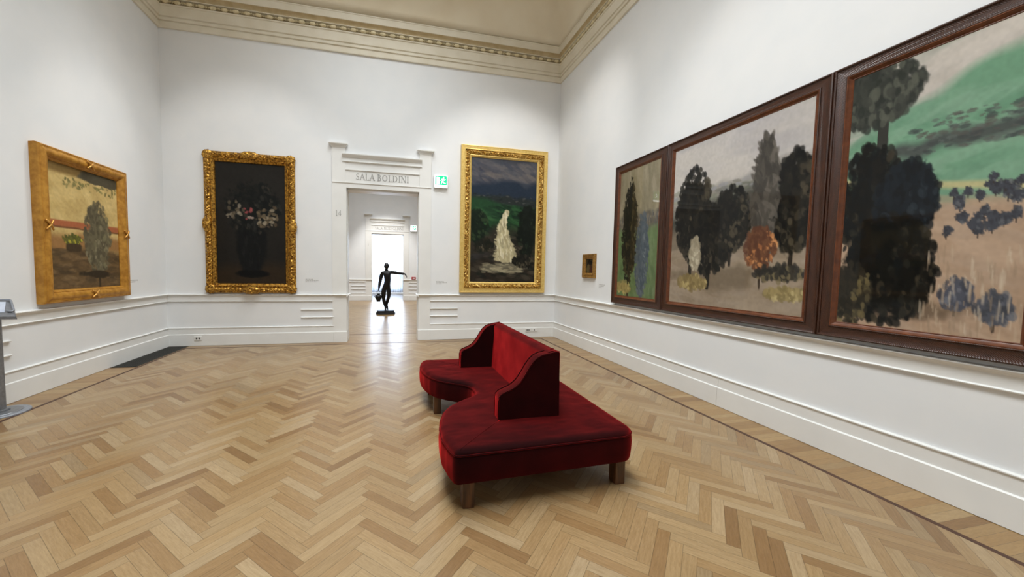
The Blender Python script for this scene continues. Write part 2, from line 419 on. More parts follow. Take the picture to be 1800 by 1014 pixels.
# bead and reel course: long beads and pairs of reels
def bead_row(m, axis, fixed, a, b, zc):
    per = 0.19; n = int((b-a)/per); per = (b-a)/n
    def ell(c, hl, r, k=8, rows=5):
        vs = []
        for i in range(rows+1):
            t = -1+2*i/rows; rr = r*math.sqrt(max(0.08, 1-t*t*0.92))
            for j in range(k):
                ang = 2*PI*j/k; q = (math.cos(ang)*rr, math.sin(ang)*rr)
                vs.append((c+hl*t, fixed+q[0], zc+q[1]) if axis == 0 else (fixed+q[0], c+hl*t, zc+q[1]))
        fs = [(i*k+j, i*k+(j+1) % k, (i+1)*k+(j+1) % k, (i+1)*k+j) for i in range(rows) for j in range(k)]
        m.add(vs, fs+[tuple(range(k))[::-1], tuple(range(rows*k, rows*k+k))])
    for i in range(n):
        c = a+per*(i+0.5); ell(c, 0.064, 0.037)
        for q in (-0.022, 0.0, 0.022): ell(c+per/2+q, 0.008, 0.030, 8, 2)
m = MB()
bead_row(m, 0, D-0.066, XL+0.06, XR-0.06, 6.402); bead_row(m, 1, XR-0.066, 0.0, D-0.06, 6.402); bead_row(m, 1, XL+0.066, 0.0, D-0.06, 6.402)
m.build('bead_course', BEADP, corn, smooth=True)

# dado: plinth, base band, frieze, rail, by wall
PLIN = [(0, 0.0035), (0.032, 0.0035), (0.032, 0.222), (0.024, 0.231), (0, 0.231)]
BAND = [(0, 0.225), (0.018, 0.225), (0.018, 0.343), (0.028, 0.348), (0.028, 0.356), (0.016, 0.363), (0, 0.363)]
FRIE = [(0, 0.868), (0.010, 0.868), (0.022, 0.873), (0.024, 0.880), (0.014, 0.886), (0.012, 0.890), (0.012, 0.985), (0, 0.985)]
RAIL = [(0, 0.972), (0.016, 0.974), (0.024, 0.988), (0.040, 0.999), (0.046, 1.008), (0.044, 1.016), (0.030, 1.020), (0, 1.022)]
def dado(side, A, B, nrm, idx, gap=None):
    m = MB()
    if gap is None: runs = [(A, B)]
    else: runs = [(A, (A[0], gap-0.002)), ((A[0], gap+0.002), B)]
    for P, Q in runs:
        m.sweep2(PLIN, P, Q, nrm); m.sweep2(BAND, P, Q, nrm)
    o = struct(m.build('baseboard_'+side, TRIMW), 'white stepped baseboard along the %s wall' % side.split('_')[0], 'baseboard')
    m = MB(); m.sweep2(FRIE, A, B, nrm); m.sweep2(RAIL, A, B, nrm)
    q = struct(m.build('trim_%d' % idx, TRIMW), 'white chair rail with a bead below along the %s wall' % side.split('_')[0], 'rail')
    return o, q
BEAD = lambda z: [(0, z-0.014), (0.012, z-0.014), (0.024, z-0.007), (0.026, z+0.002), (0.018, z+0.010), (0, z+0.010)]
PX0, PX1 = -1.143, 0.879
bl, tl = dado('back_left', (XL, D), (PX0, D), (0, -1), 2)
br, tr = dado('back_right', (PX1, D), (XR, D), (0, -1), 3)
dl, tll = dado('left', (XL, YF), (XL, D), (1, 0), 4)
dr, trr = dado('right', (XR, YF), (XR, D), (-1, 0), 5, gap=3.63)
def grooves(par, A0, A1, nrm):
    m = MB()
    for z in (0.702, 0.54): m.sweep2(BEAD(z), A0, A1, nrm)
    m.build('short_bead', TRIMW, par)
grooves(tl, (-1.79, D), (PX0, D), (0, -1)); grooves(tr, (PX1, D), (1.505, D), (0, -1)); grooves(tll, (XL, 4.55), (XL, 5.22), (1, 0))
fl1, ft1 = dado('far_left', (XL, Y2), (-1.10, Y2), (0, -1), 6)
fr1, ft2 = dado('far_right', (0.91, Y2), (XR, Y2), (0, -1), 7)
grooves(ft1, (-1.79, Y2), (-1.10, Y2), (0, -1)); grooves(ft2, (0.91, Y2), (1.55, Y2), (0, -1))

# ------------------------------------------------------------------ carved roman capitals for the door lintels
def letters(text, x0, x1, zb, h, y, m, th=0.004):
    """roman capitals built from strokes; unit height 1, each glyph with its advance width"""
    K, k, S = 0.135, 0.065, 0.30
    def bar(a, b, w): return ('bar', a, b, w)
    def serif(x, z): return bar((x-S/2*0.9, z), (x+S/2*0.9, z), 0.055)
    def arc(cx, cz, rx, rz, a0, a1, wt, wn): return ('arc', cx, cz, rx, rz, a0, a1, wt, wn)
    G = {
     'A': (0.82, [bar((0.40, 1), (0.10, 0), k), bar((0.38, 1), (0.72, 0), K), bar((0.20, 0.36), (0.60, 0.36), k), serif(0.10, 0.03), serif(0.72, 0.03)]),
     'L': (0.66, [bar((0.18, 0), (0.18, 1), K), serif(0.18, 0.97), bar((0.04, 0.03), (0.60, 0.03), 0.06), bar((0.60, 0), (0.60, 0.24), 0.05)]),
     'B': (0.70, [bar((0.18, 0), (0.18, 1), K), bar((0.03, 0.97), (0.36, 0.97), 0.055), bar((0.03, 0.03), (0.36, 0.03), 0.055), bar((0.18, 0.53), (0.36, 0.53), 0.05),
                  arc(0.34, 0.755, 0.19, 0.22, -90, 90, K, k), arc(0.36, 0.275, 0.23, 0.25, -90, 90, K, k)]),
     'O': (0.98, [arc(0.48, 0.5, 0.40, 0.48, 0, 360, K, k)]),
     'D': (0.92, [bar((0.18, 0), (0.18, 1), K), bar((0.03, 0.97), (0.40, 0.97), 0.055), bar((0.03, 0.03), (0.40, 0.03), 0.055), arc(0.38, 0.5, 0.42, 0.47, -90, 90, K, k)]),
     'I': (0.40, [bar((0.19, 0), (0.19, 1), K), serif(0.19, 0.97), serif(0.19, 0.03)]),
     'N': (0.92, [bar((0.16, 0), (0.16, 1), k), bar((0.14, 1), (0.74, 0), K), bar((0.74, 0), (0.74, 1), k), serif(0.16, 0.03), serif(0.74, 0.97), serif(0.10, 0.97)]),
     'S': (0.58, [arc(0.28, 0.74, 0.19, 0.23, 35, 270, k*1.2, k), arc(0.28, 0.26, 0.21, 0.25, -145, 90, k*1.2, k), bar((0.28, 0.56), (0.29, 0.46), 0.16), bar((0.45, 0.80), (0.45, 0.98), 0.05), bar((0.07, 0.02), (0.07, 0.22), 0.05)]),
     'M': (1.08, [bar((0.18, 0), (0.22, 1), k), bar((0.22, 1), (0.52, 0), K), bar((0.52, 0), (0.82, 1), k), bar((0.82, 1), (0.88, 0), K), serif(0.18, 0.03), serif(0.88, 0.03)]),
     'G': (0.94, [arc(0.48, 0.5, 0.40, 0.48, 40, 330, K, k), bar((0.80, 0.0+0.06), (0.80, 0.44), K), serif(0.80, 0.44)]),
     '1': (0.52, [bar((0.26, 0), (0.26, 1), 0.10), serif(0.26, 0.03), bar((0.26, 0.98), (0.10, 0.84), 0.06)]),
     '4': (0.66, [bar((0.46, 0), (0.46, 1), 0.09), bar((0.46, 1), (0.05, 0.30), 0.06), bar((0.03, 0.28), (0.62, 0.28), 0.07)]),
     ' ': (0.36, []),
    }
    tot = sum(G[c][0] for c in text); sx = (x1-x0)/tot
    x = x0
    def quad(P):
        n = len(P); vs = [(a, y-th, b) for a, b in P]+[(a, y+0.003, b) for a, b in P]
        m.add(vs, [tuple(range(n))]+[(i, (i+1) % n, n+(i+1) % n, n+i) for i in range(n)])
    for c in text:
        adv, st = G[c]
        for s_ in st:
            if s_[0] == 'bar':
                (ax, az), (bx, bz), w_ = s_[1:]
                A = Vector((x+ax*sx, zb+az*h)); B = Vector((x+bx*sx, zb+bz*h)); d = B-A
                nn = Vector((-d.y, d.x)).normalized()*w_*h/2
                quad([tuple(A+nn), tuple(B+nn), tuple(B-nn), tuple(A-nn)])
            else:
                cx, cz, rx, rz, a0, a1, wt, wn = s_[1:]
                n = 20; pr = None
                for i in range(n+1):
                    a = math.radians(a0+(a1-a0)*i/n); wd = wn+(wt-wn)*abs(math.cos(a))
                    po = (x+(cx+(rx)*math.cos(a))*sx, zb+(cz+rz*math.sin(a))*h)
                    pi_ = (x+(cx+(rx-wd)*math.cos(a))*sx, zb+(cz+(rz-wd)*math.sin(a))*h)
                    if pr: quad([pr[0], po, pi_, pr[1]])
                    pr = (po, pi_)
        x += adv*sx

def door_surround(name, label, x0, x1, h, Y, dx, text, tz):
    """pilasters, lintel and cornice of a white door surround, front on plane Y, opening x0..x1"""
    a0, a1 = -1.172+dx, 0.880+dx
    m = MB(); t = 0.022
    m.box(a0, x0, Y-t, Y+0.01, 0.228, 3.343); m.box(x1, a1, Y-t, Y+0.01, 0.228, 3.343)
    m.box(x0-0.001, x1+0.001, Y-t, Y+0.01, h, 3.343)
    o = struct(m.build(name, TRIMW), label, 'door')
    m = MB(); m.box(a0+0.02, x0+0.012, Y-0.045, Y+0.01, 0, 0.229); m.box(x1-0.012, a1-0.0, Y-0.045, Y+0.01, 0, 0.229)
    m.box(x0, x0+0.012, Y, Y+WT, 0, 0.229); m.box(x1-0.012, x1, Y, Y+WT, 0, 0.229)
    m.build('plinth', TRIMW, o, bevel=0.004)
    m = MB(); m.sweep2(RAIL, (a0+0.03, Y-t), (x0, Y-t), (0, -1)); m.sweep2(RAIL, (x1, Y-t), (a1, Y-t), (0, -1))
    m.sweep2(RAIL, (x0, Y-t-0.04), (x0, Y+WT), (1, 0)); m.sweep2(RAIL, (x1, Y-t-0.04), (x1, Y+WT), (-1, 0))
    m.build('rail_return', TRIMW, o)
    # thin architrave inside the opening
    m = MB(); m.box(x0-0.001, x0+0.014, Y+0.05, Y+WT-0.02, 0.23, h); m.box(x1-0.014, x1+0.001, Y+0.05, Y+WT-0.02, 0.23, h); m.box(x0, x1, Y+0.05, Y+WT-0.02, h-0.035, h+0.001)
    m.build('jamb_lining', TRIMW, o)
    # fascia: thin drip bead, upper block with raised ears, name panel
    m = MB(); m.sweep2([(0, 3.338), (0.028, 3.340), (0.036, 3.350), (0.036, 3.358), (0.02, 3.362), (0, 3.362)], (a0, Y), (a1, Y), (0, -1))
    m.box(a0+0.003, a1-0.003, Y-0.014, Y+0.01, 3.36, 3.90)
    m.box(a0+0.003, -0.905+dx, Y-0.024, Y+0.01, 3.36, 4.06); m.box(0.625+dx, a1-0.003, Y-0.024, Y+0.01, 3.36, 4.06)
    m.build('fascia', TRIMW, o)
    m = MB(); m.box(-0.905+dx, 0.625+dx, Y-0.034, Y+0.01, 3.615, 3.632); m.build('name_panel_bead', TRIMW, o)
    m = MB()
    m.sweep2([(0, 3.77), (0.03, 3.772), (0.045, 3.785), (0.045, 3.80), (0.03, 3.808), (0.03, 3.862), (0.05, 3.872), (0.085, 3.912), (0.09, 3.925), (0.09, 3.938), (0, 3.945)], (-0.965+dx, Y), (0.672+dx, Y), (0, -1))
    m.build('lintel_cornice', TRIMW, o)
    for c in (-1.040+dx, 0.749+dx):
        m = MB(); hw = 0.125
        rows = [(hw+0.0, 0.024, 4.055), (hw+0.012, 0.036, 4.062), (hw+0.018, 0.042, 4.085), (hw+0.055, 0.085, 4.115), (hw+0.062, 0.092, 4.12), (hw+0.062, 0.092, 4.14), (hw, 0.02, 4.146)]
        vs = []
        for (ww, dd, z) in rows: vs += [(c-ww, Y, z), (c+ww, Y, z), (c+ww, Y-dd, z), (c-ww, Y-dd, z)]
        fs = [(i*4+k, i*4+(k+1) % 4, i*4+4+(k+1) % 4, i*4+4+k) for i in range(len(rows)-1) for k in range(4)]+[(3, 2, 1, 0), (len(vs)-4, len(vs)-3, len(vs)-2, len(vs)-1)]
        m.add(vs, fs); m.build('pilaster_cap', TRIMW, o)
    m = MB(); letters(text, tz[0], tz[1], tz[2], tz[3], Y-0.0145, m)
    lt = m.build('lettering', GREYINK, o, fix=False); lt['label'] = 'grey roman capitals reading %s' % text
    return o
d1 = door_surround('door_1', 'white moulded door surround lettered SALA BOLDINI', DX0, DX1, DH, D, 0, 'SALA BOLDINI', (-0.70, 0.40, 3.428, 0.135))
d2 = door_surround('door_2', 'white moulded door surround of the second room lettered SALA MODIGLIANI', EX0, EX1, EH, Y2, 0.033, 'SALA MODIGLIANI', (-0.70, 0.64, 3.425, 0.13))
m = MB(); letters('14', -1.108, -0.985, 2.66, 0.115, D-0.0225, m); o = m.build('room_number', PALEINK, d1, fix=False); o['label'] = 'grey number 14 on the door pilaster'
m = MB(); letters('1', -1.03, -0.98, 2.63, 0.11, Y2-0.0225, m); o = m.build('room_number', PALEINK, d2, fix=False)

# ------------------------------------------------------------------ the bright window at the end
m = MB()
for x in (WX0+0.03, WX1-0.03): m.box(x-0.03, x+0.03, Y3+0.12, Y3+0.18, 0.04, WH)
for z in (0.05, WH-0.03): m.box(WX0, WX1, Y3+0.12, Y3+0.18, z-0.03, z+0.03)
win = struct(m.build('window_1', TRIMW), 'tall bright window closing the view beyond both doorways', 'window')
GL = NT('clear_glass'); GL.set(Base_Color=(1, 1, 1, 1), Roughness=0.0)
_tp = GL.n('ShaderNodeBsdfTransparent'); _gl = GL.n('ShaderNodeBsdfGlossy'); _gl.inputs['Roughness'].default_value = 0.02
_mx = GL.n('ShaderNodeMixShader'); _mx.inputs[0].default_value = 0.06
GL.l(_tp.outputs[0], _mx.inputs[1]); GL.l(_gl.outputs[0], _mx.inputs[2]); GL.l(_mx.outputs[0], GL.t.nodes['Material Output'].inputs[0])
m = MB(); m.box(WX0, WX1, Y3+0.145, Y3+0.152, 0.05, WH); m.build('pane', GL.m, win)
def curtain(x0, x1, label):
    m = MB(); n = 90; vs = []
    for i in range(n+1):
        x = x0+(x1-x0)*i/n; y = Y3-0.08+0.035*math.sin(i*1.1)+0.02*math.sin(i*0.37+1)
        for z in (0.04, 0.35, 0.7, 1.14): vs.append((x+0.01*math.sin(i*0.9+z*3), y*1.0+0.012*math.sin(z*4+i*0.7), z))
    fs = [(i*4+k, i*4+4+k, i*4+5+k, i*4+1+k) for i in range(n) for k in range(3)]
    m.add(vs, fs); o = m.build('curtain', CURT, smooth=True, fix=False); tag(o, label, 'curtain')
    md = o.modifiers.new('thick', 'SOLIDIFY'); md.thickness = 0.003
    return o
cu = curtain(WX0-0.15, WX1+0.15, 'sheer pale gathered curtain across the lower half of the far window')
m = MB(); m.tube([(WX0-0.2, Y3-0.08, 1.15), (WX1+0.2, Y3-0.08, 1.15)], 0.010); m.tube([(WX0-0.19, Y3-0.08, 1.15), (WX0-0.19, Y3+0.0, 1.15)], 0.008); m.tube([(WX1+0.19, Y3-0.08, 1.15), (WX1+0.19, Y3, 1.15)], 0.008)
m.build('curtain_rod', TRIMW, cu)

# ------------------------------------------------------------------ exit signs
def exit_sign(x, z, Y, label):
    r = thing('exit_sign', label, 'sign', (x, Y, z))
    m = MB(); m.box(-0.15, 0.15, -0.075, 0.0, 0.0, 0.27); m.build('housing', PLASTIC, r, bevel=0.008)
    m = MB(); m.box(-0.14, 0.14, -0.078, -0.07, 0.045, 0.262); m.build('white_border', EWHITE, r)
    m = MB(); m.box(-0.128, 0.128, -0.080, -0.074, 0.056, 0.252); m.build('green_panel', EGREEN, r)
    m = MB(); y0, y1 = -0.082, -0.078
    m.box(-0.10, -0.035, y0, y1, 0.070, 0.222)                              # doorway
    def limb(a, b, w_):
        A, B = Vector(a), Vector(b); d = B-A; q = Vector((-d.y, d.x)).normalized()*w_/2
        m.extr([tuple(A+q), tuple(B+q), tuple(B-q), tuple(A-q)], 1, y0, y1)
    m.extr([(0.058+0.016*math.cos(i*PI/6), 0.212+0.016*math.sin(i*PI/6)) for i in range(12)], 1, y0, y1)
    limb((0.052, 0.192), (0.036, 0.135), 0.030); limb((0.05, 0.186), (0.012, 0.176), 0.013); limb((0.012, 0.178), (-0.004, 0.150), 0.012)
    limb((0.055, 0.184), (0.085, 0.160), 0.013); limb((0.085, 0.162), (0.098, 0.180), 0.012)
    limb((0.036, 0.140), (0.010, 0.108), 0.017); limb((0.012, 0.112), (0.004, 0.072), 0.015); limb((0.040, 0.138), (0.064, 0.102), 0.017); limb((0.062, 0.104), (0.100, 0.094), 0.014)
    p = m.build('pictogram', EWHITE, r); p['label'] = 'white running figure and doorway'
    m = MB(); m.box(-0.135, 0.135, -0.080, -0.02, 0.004, 0.040); m.build('lamp_strip', ELAMP, r)
    return r
exit_sign(1.085, 3.365, D, 'lit green and white exit sign on the back wall right of the near door surround')
exit_sign(1.13, 3.40, Y2, 'small lit exit sign beside the far door, seen through the near doorway')
r = thing('alarm_call_point', 'small red and white alarm box on the far room wall above the rail', 'alarm', (1.15, Y2, 0.95+0.085))
m = MB(); m.box(-0.10, 0.10, -0.05, 0, 0, 0.13); m.build('housing', REDP, r, bevel=0.006)
m = MB(); m.box(-0.05, 0.05, -0.054, -0.045, 0.035, 0.095); m.build('white_face', PLASTIC, r)

# ------------------------------------------------------------------ sockets and wall labels
def socket(x, z, label, n):
    r = thing('wall_socket', label, 'socket', (x, D-0.032, z), 0, 'white sockets on the baseboard')
    m = MB(); m.box(-0.068, 0.068, -0.012, 0, -0.042, 0.042); m.build('cover_plate', PLASTIC, r, bevel=0.006)
    for i in range(n):
        m = MB(); c = (i-(n-1)/2)*0.046; m.box(c-0.012, c+0.012, -0.0145, -0.010, -0.016, 0.018)
        m.build('outlet', DARKPL if n > 1 else GREYM, r)
socket(-3.66, 0.150, 'white twin socket on the baseboard below the dark portrait', 2)
socket(3.205, 0.178, 'white twin socket on the baseboard behind the sofa, left of its neighbour', 2)
socket(3.362, 0.178, 'white single-hole plate on the baseboard nearest the right corner', 1)
def wall_label(loc, rotz, w_, rows, label):
    m = MB(); rr = np.random.RandomState(int(abs(loc[0]*100))+3)
    for i, fr in enumerate(rows):
        x = 0.0
        while x < w_*fr:
            l = 0.012+0.025*rr.rand(); l = min(l, w_*fr-x)
            if l > 0.004: m.box(-w_/2+x, -w_/2+x+l, -0.0015, 0.002, -i*0.026-0.007, -i*0.026+0.007)
            x += l+0.007
    o = m.build('wall_label', PALEINK); o.location = loc; o.rotation_euler = (0, 0, rotz)
    return tag(o, label, 'label', 'lettered captions on the walls')
wall_label((-1.57, D, 1.33), 0, 0.26, (0.6, 1, 0.8), 'small grey caption on the back wall right of the dark portrait')
wall_label((1.135, D, 1.31), 0, 0.24, (0.7, 1, 0.5), 'small grey caption on the back wall left of the lady in white canvas'.replace('lady in white canvas', 'bright gold frame'))
wall_label((XL, 7.34, 1.315), PI/2, 0.24, (1, 0.7), 'small grey caption on the left wall beside the gilded oak frame')
wall_label((XR, 6.25, 1.345), -PI/2, 0.20, (1, 0.8, 0.5), 'small grey caption on the right wall beside the tiny picture')

# ------------------------------------------------------------------ floor grille
gx0, gx1, gy0, gy1 = XL+0.034, -3.815, 6.675, 8.235
r = thing('floor_grille', 'long black iron heating grille set in the floor along the left wall', 'grille', (gx0, gy0, 0))
m = MB(); W1, H1 = gx1-gx0, gy1-gy0
m.box(0, W1, 0, 0.03, -0.02, 0.004); m.box(0, W1, H1-0.03, H1, -0.02, 0.004); m.box(0, 0.03, 0, H1, -0.02, 0.004); m.box(W1-0.03, W1, 0, H1, -0.02, 0.004)
m.build('frame', IRON, r)
m = MB(); m.box(0.01, W1-0.01, 0.01, H1-0.01, -0.02, 0.0014); m.build('pit', PITM, r)
m = MB()
for i in range(9): x = 0.03+(W1-0.06)*(i+0.5)/9; m.box(x-0.008, x+0.008, 0.02, H1-0.02, 0.001, 0.0035)
for i in range(12): y = 0.03+(H1-0.06)*(i+0.5)/12; m.box(0.02, W1-0.02, y-0.004, y+0.004, 0.001, 0.003)
m.build('bars', IRON, r)

# ------------------------------------------------------------------ picture frames and canvases
def rect_sweep(m, w_, h, prof, relief=None, seg=None):
    """mitred moulding round a w x h rectangle; prof of (inset, out); front is -Y; relief(s, k, side) adds to out. Returns uv"""
    uvs = []
    cor = lambda o: [(-w_/2+o, o), (w_/2-o, o), (w_/2-o, h-o), (-w_/2+o, h-o)]
    n = len(prof)
    for side in range(4):
        ln = w_ if side % 2 == 0 else h
        ns = 1 if not seg else max(2, int(ln/seg))
        vs = []
        for i in range(ns+1):
            t = i/ns
            for k, (o, d) in enumerate(prof):
                c = cor(o); a, b = c[side], c[(side+1) % 4]
                x, z = a[0]+(b[0]-a[0])*t, a[1]+(b[1]-a[1])*t
                dd = d
                if relief: dd += relief((t-0.5)*ln, k, side, ln)
                vs.append((x, -dd, z)); uvs.append(((t-0.5)*ln+side*7.3, o))
        fs = [(i*n+k, (i+1)*n+k, (i+1)*n+k+1, i*n+k+1) for i in range(ns) for k in range(n-1)]
        m.add(vs, fs)
    return uvs
def frame_mesh(name, w_, h, prof, mat, parent, relief=None, seg=None, smooth=True):
    m = MB(); uvs = rect_sweep(m, w_, h, prof, relief, seg)
    o = m.build(name, mat, parent, smooth=False, fix=False)
    me = o.data; uv = me.uv_layers.new(name='UVMap'); li = np.zeros(len(me.loops), int); me.loops.foreach_get('vertex_index', li)
    uv.data.foreach_set('uv', np.array(uvs, np.float32)[li].ravel())
    if smooth: smooth_angle(o, 50 if seg else 30)
    return o
def vnoise(nx, ny, fx, fy, seed):
    """smooth value noise on an ny x nx raster"""
    r = np.random.RandomState(seed); gx, gy = int(fx)+3, int(fy)+3; g = r.rand(gy, gx)
    X, Y = np.linspace(0, fx, nx), np.linspace(0, fy, ny)
    xi, yi = X.astype(int), Y.astype(int); xf, yf = X-xi, Y-yi
    xf, yf = xf*xf*(3-2*xf), yf*yf*(3-2*yf)
    a = g[np.ix_(yi, xi)]; b = g[np.ix_(yi, xi+1)]; c = g[np.ix_(yi+1, xi)]; d = g[np.ix_(yi+1, xi+1)]
    return (a*(1-xf)+b*xf)*(1-yf)[:, None]+(c*(1-xf)+d*xf)*yf[:, None]
class Paint:
    """loose brushwork on a raster; x 0..1 left to right, y 0..1 top to bottom; colours as sRGB 0..255"""
    def __init__(s, nx, ny, base, seed):
        s.nx, s.ny, s.seed = nx, ny, seed
        s.X, s.Y = np.meshgrid(np.linspace(0, 1, nx), np.linspace(0, 1, ny))
        s.a = np.ones((ny, nx, 3))*np.array(base, float)
        s.asp = ny/nx; s.r = np.random.RandomState(seed); s.q = 0
    def wob(s, amp, f=6):
        s.q += 1
        return (vnoise(s.nx, s.ny, f, f*s.asp, s.seed*31+s.q)-0.5)*2*amp
    def put(s, mask, col): s.a = s.a*(1-mask[..., None])+np.array(col, float)*mask[..., None]
    def band(s, y0, y1, col, soft=0.03, amp=0.03, f=5, tilt=0.0, op=1.0):
        y = s.Y+s.wob(amp, f)+tilt*(s.X-0.5)
        s.put(op*np.clip((y-y0)/soft+0.5, 0, 1)*np.clip((y1-y)/soft+0.5, 0, 1), col)
    def blob(s, cx, cy, rx, ry, col, soft=0.25, amp=0.25, ang=0.0, op=1.0, f=8, p=2.0):
        dx, dy = s.X-cx, (s.Y-cy)*s.asp; c, n = math.cos(ang), math.sin(ang)
        u, v = (dx*c+dy*n)/rx, (-dx*n+dy*c)/(ry*s.asp)
        d = (np.abs(u)**p+np.abs(v)**p)**(1/p)+s.wob(amp, f)+s.wob(amp*0.4, f*3.1)+s.wob(amp*0.18, f*7)
        s.put(op*np.clip((1-d)/(soft*0.45)+0.5, 0, 1), col)
    def strokes(s, n, box, size, cols, ang=0.0, aspr=3.0, op=0.6, jit=0.5):
        for _ in range(n):
            cx, cy = box[0]+(box[1]-box[0])*s.r.rand(), box[2]+(box[3]-box[2])*s.r.rand()
            z = size*(0.5+s.r.rand()); i0, i1 = int(max(0, (cy-z*aspr/s.asp)*s.ny)), int(min(s.ny, (cy+z*aspr/s.asp)*s.ny+2))
            j0, j1 = int(max(0, (cx-z*aspr)*s.nx)), int(min(s.nx, (cx+z*aspr)*s.nx+2))
            if i1 <= i0 or j1 <= j0: continue
            dx, dy = s.X[i0:i1, j0:j1]-cx, (s.Y[i0:i1, j0:j1]-cy)*s.asp
            a = ang+(s.r.rand()-0.5)*jit; c, q = math.cos(a), math.sin(a)
            d = np.sqrt(((dx*c+dy*q)/(z*aspr))**2+((-dx*q+dy*c)/z)**2)
            mk = (op*np.clip((1-d)*4, 0, 1))[..., None]; col = np.array(cols[s.r.randint(len(cols))], float)
            s.a[i0:i1, j0:j1] = s.a[i0:i1, j0:j1]*(1-mk)+col*mk
    def tree(s, cx, cy, rx, ry, dark, light, n=150, trunk=None, size=0.016, tall=1.0, amp=0.3):
        """leafy mass: trunk, ragged silhouette, then dabs of darker and lighter leaf"""
        if trunk: s.blob(cx, cy+ry*1.05, rx*0.10, ry*0.5, trunk, 0.3, 0.15, p=4)
        s.blob(cx, cy, rx*0.92, ry*0.92, dark[0], 0.35, amp, f=9)
        for _ in range(n):
            a, q = s.r.rand()*2*PI, s.r.rand()**0.45*1.08
            x, y = cx+rx*q*math.cos(a), cy+ry*q*math.sin(a); lit = s.r.rand() < 0.28 and math.cos(a-0.8) > -0.4
            s.strokes(1, (x, x, y, y), size, light if lit else dark, 0.9+s.r.rand()*0.8, 1.6*tall, 0.75, 1.2)
    def grain(s, amp, fx, fy):
        amp = amp*0.35
        s.a = s.a*(1+s.wob(amp, fx)[..., None]*1.0)
        s.a = s.a+(vnoise(s.nx, s.ny, fx, fy, s.seed+991)[..., None]-0.5)*amp*60
CANV = {}
def canvas_mat(rough, coat):
    key = (rough, coat)
    if key not in CANV:
        t = NT('painted_canvas'); a = t.n('ShaderNodeVertexColor', layer_name='Col'); t.l(a.outputs[0], t.b.inputs['Base Color'])
        t.set(Roughness=rough, Coat_Weight=coat, Coat_Roughness=0.02, Coat_IOR=1.26); t.b.inputs['Specular IOR Level'].default_value = 0.08
        if coat < 0.5: t.bump(t.noise(60, 3, t.coord()).outputs[0], 0.06, 0.003)
        CANV[key] = t.m
    return CANV[key]
def canvas(w_, h, zb, y, paint, parent, rough=0.55, coat=0.0, x_off=0.0):
    nx, ny = paint.nx, paint.ny
    X, Z = np.meshgrid(np.linspace(-w_/2, w_/2, nx)+x_off, np.linspace(zb+h, zb, ny))
    v = np.stack([X, np.full_like(X, y), Z], -1).reshape(-1, 3)
    me = bpy.data.meshes.new('canvas'); i = np.arange(nx*ny).reshape(ny, nx)
    f = np.stack([i[:-1, :-1], i[1:, :-1], i[1:, 1:], i[:-1, 1:]], -1).reshape(-1, 4)
    n0 = len(v)
    back = np.array([(-w_/2+x_off, y+0.02, zb), (w_/2+x_off, y+0.02, zb), (w_/2+x_off, y+0.02, zb+h), (-w_/2+x_off, y+0.02, zb+h)])
    me.from_pydata(np.vstack([v, back]).tolist(), [], f.tolist()+[[n0, n0+3, n0+2, n0+1]]); me.update()
    col = np.concatenate([s2l(np.clip(paint.a, 0, 255)).reshape(-1, 3), np.tile(s2l((120, 105, 80)), (4, 1))])
    ca = me.color_attributes.new('Col', 'FLOAT_COLOR', 'POINT'); ca.data.foreach_set('color', np.hstack([col, np.ones((len(col), 1))]).astype(np.float32).ravel())
    me.materials.append(canvas_mat(rough, coat))
    o = bpy.data.objects.new('canvas', me); C.objects.link(o); o.parent = parent
    return o
def fol(s, k, lo, hi, amp, seed, per=0.115):
    """carved running foliage: scrolls plus broken leaf edges, between profile points lo and hi"""
    if k <= lo or k >= hi: return 0.0
    t = (k-lo)/(hi-lo); env = math.sin(PI*t)**0.6
    ph = 2*PI*s/per
    sc_ = math.cos(ph+2.6*math.sin(2*PI*(t-0.5)*0.8+0.5*ph))
    nz = noise.noise(Vector((s*38, t*5.5, seed)))
    n2 = noise.noise(Vector((s*85, t*11, seed+5)))
    return amp*env*(0.45*sc_+0.9*nz+0.55*n2)
def boss(name, mat, parent, x, y, z, rx, rz, dep, lobes, seed, rot=0.0):
    """carved cartouche: scalloped dome with radial leaf relief"""
    m = MB(); K, R = 48, 12; vs = []
    for i in range(R+1):
        t = i/R
        for j in range(K):
            a = 2*PI*j/K; sc_ = 1-0.13*abs(math.sin(lobes*a/2))*t
            hgt = dep*math.sqrt(max(0, 1-t*t))*(1+0.16*math.cos(lobes*a)*t)+dep*0.34*noise.noise(Vector((math.cos(a)*t*3.2, math.sin(a)*t*3.2, seed)))*(1-t**4)
            if t > 0.5: hgt += dep*0.14*math.cos(lobes*a+PI)
            px, pz = rx*t*sc_*math.cos(a), rz*t*sc_*math.sin(a)
            vs.append((x+px*math.cos(rot)-pz*math.sin(rot), y-max(hgt, -0.0), z+px*math.sin(rot)+pz*math.cos(rot)))
    fs = [(i*K+j, (i+1)*K+j, (i+1)*K+(j+1) % K, i*K+(j+1) % K) for i in range(R) for j in range(K)]
    n0 = len(vs)
    vs += [(vs[R*K+j][0], y+0.03, vs[R*K+j][2]) for j in range(K)]
    fs += [(R*K+j, n0+j, n0+(j+1) % K, R*K+(j+1) % K) for j in range(K)]
    m.add(vs, fs)
    return m.build(name, mat, parent, smooth=True, fix=True)

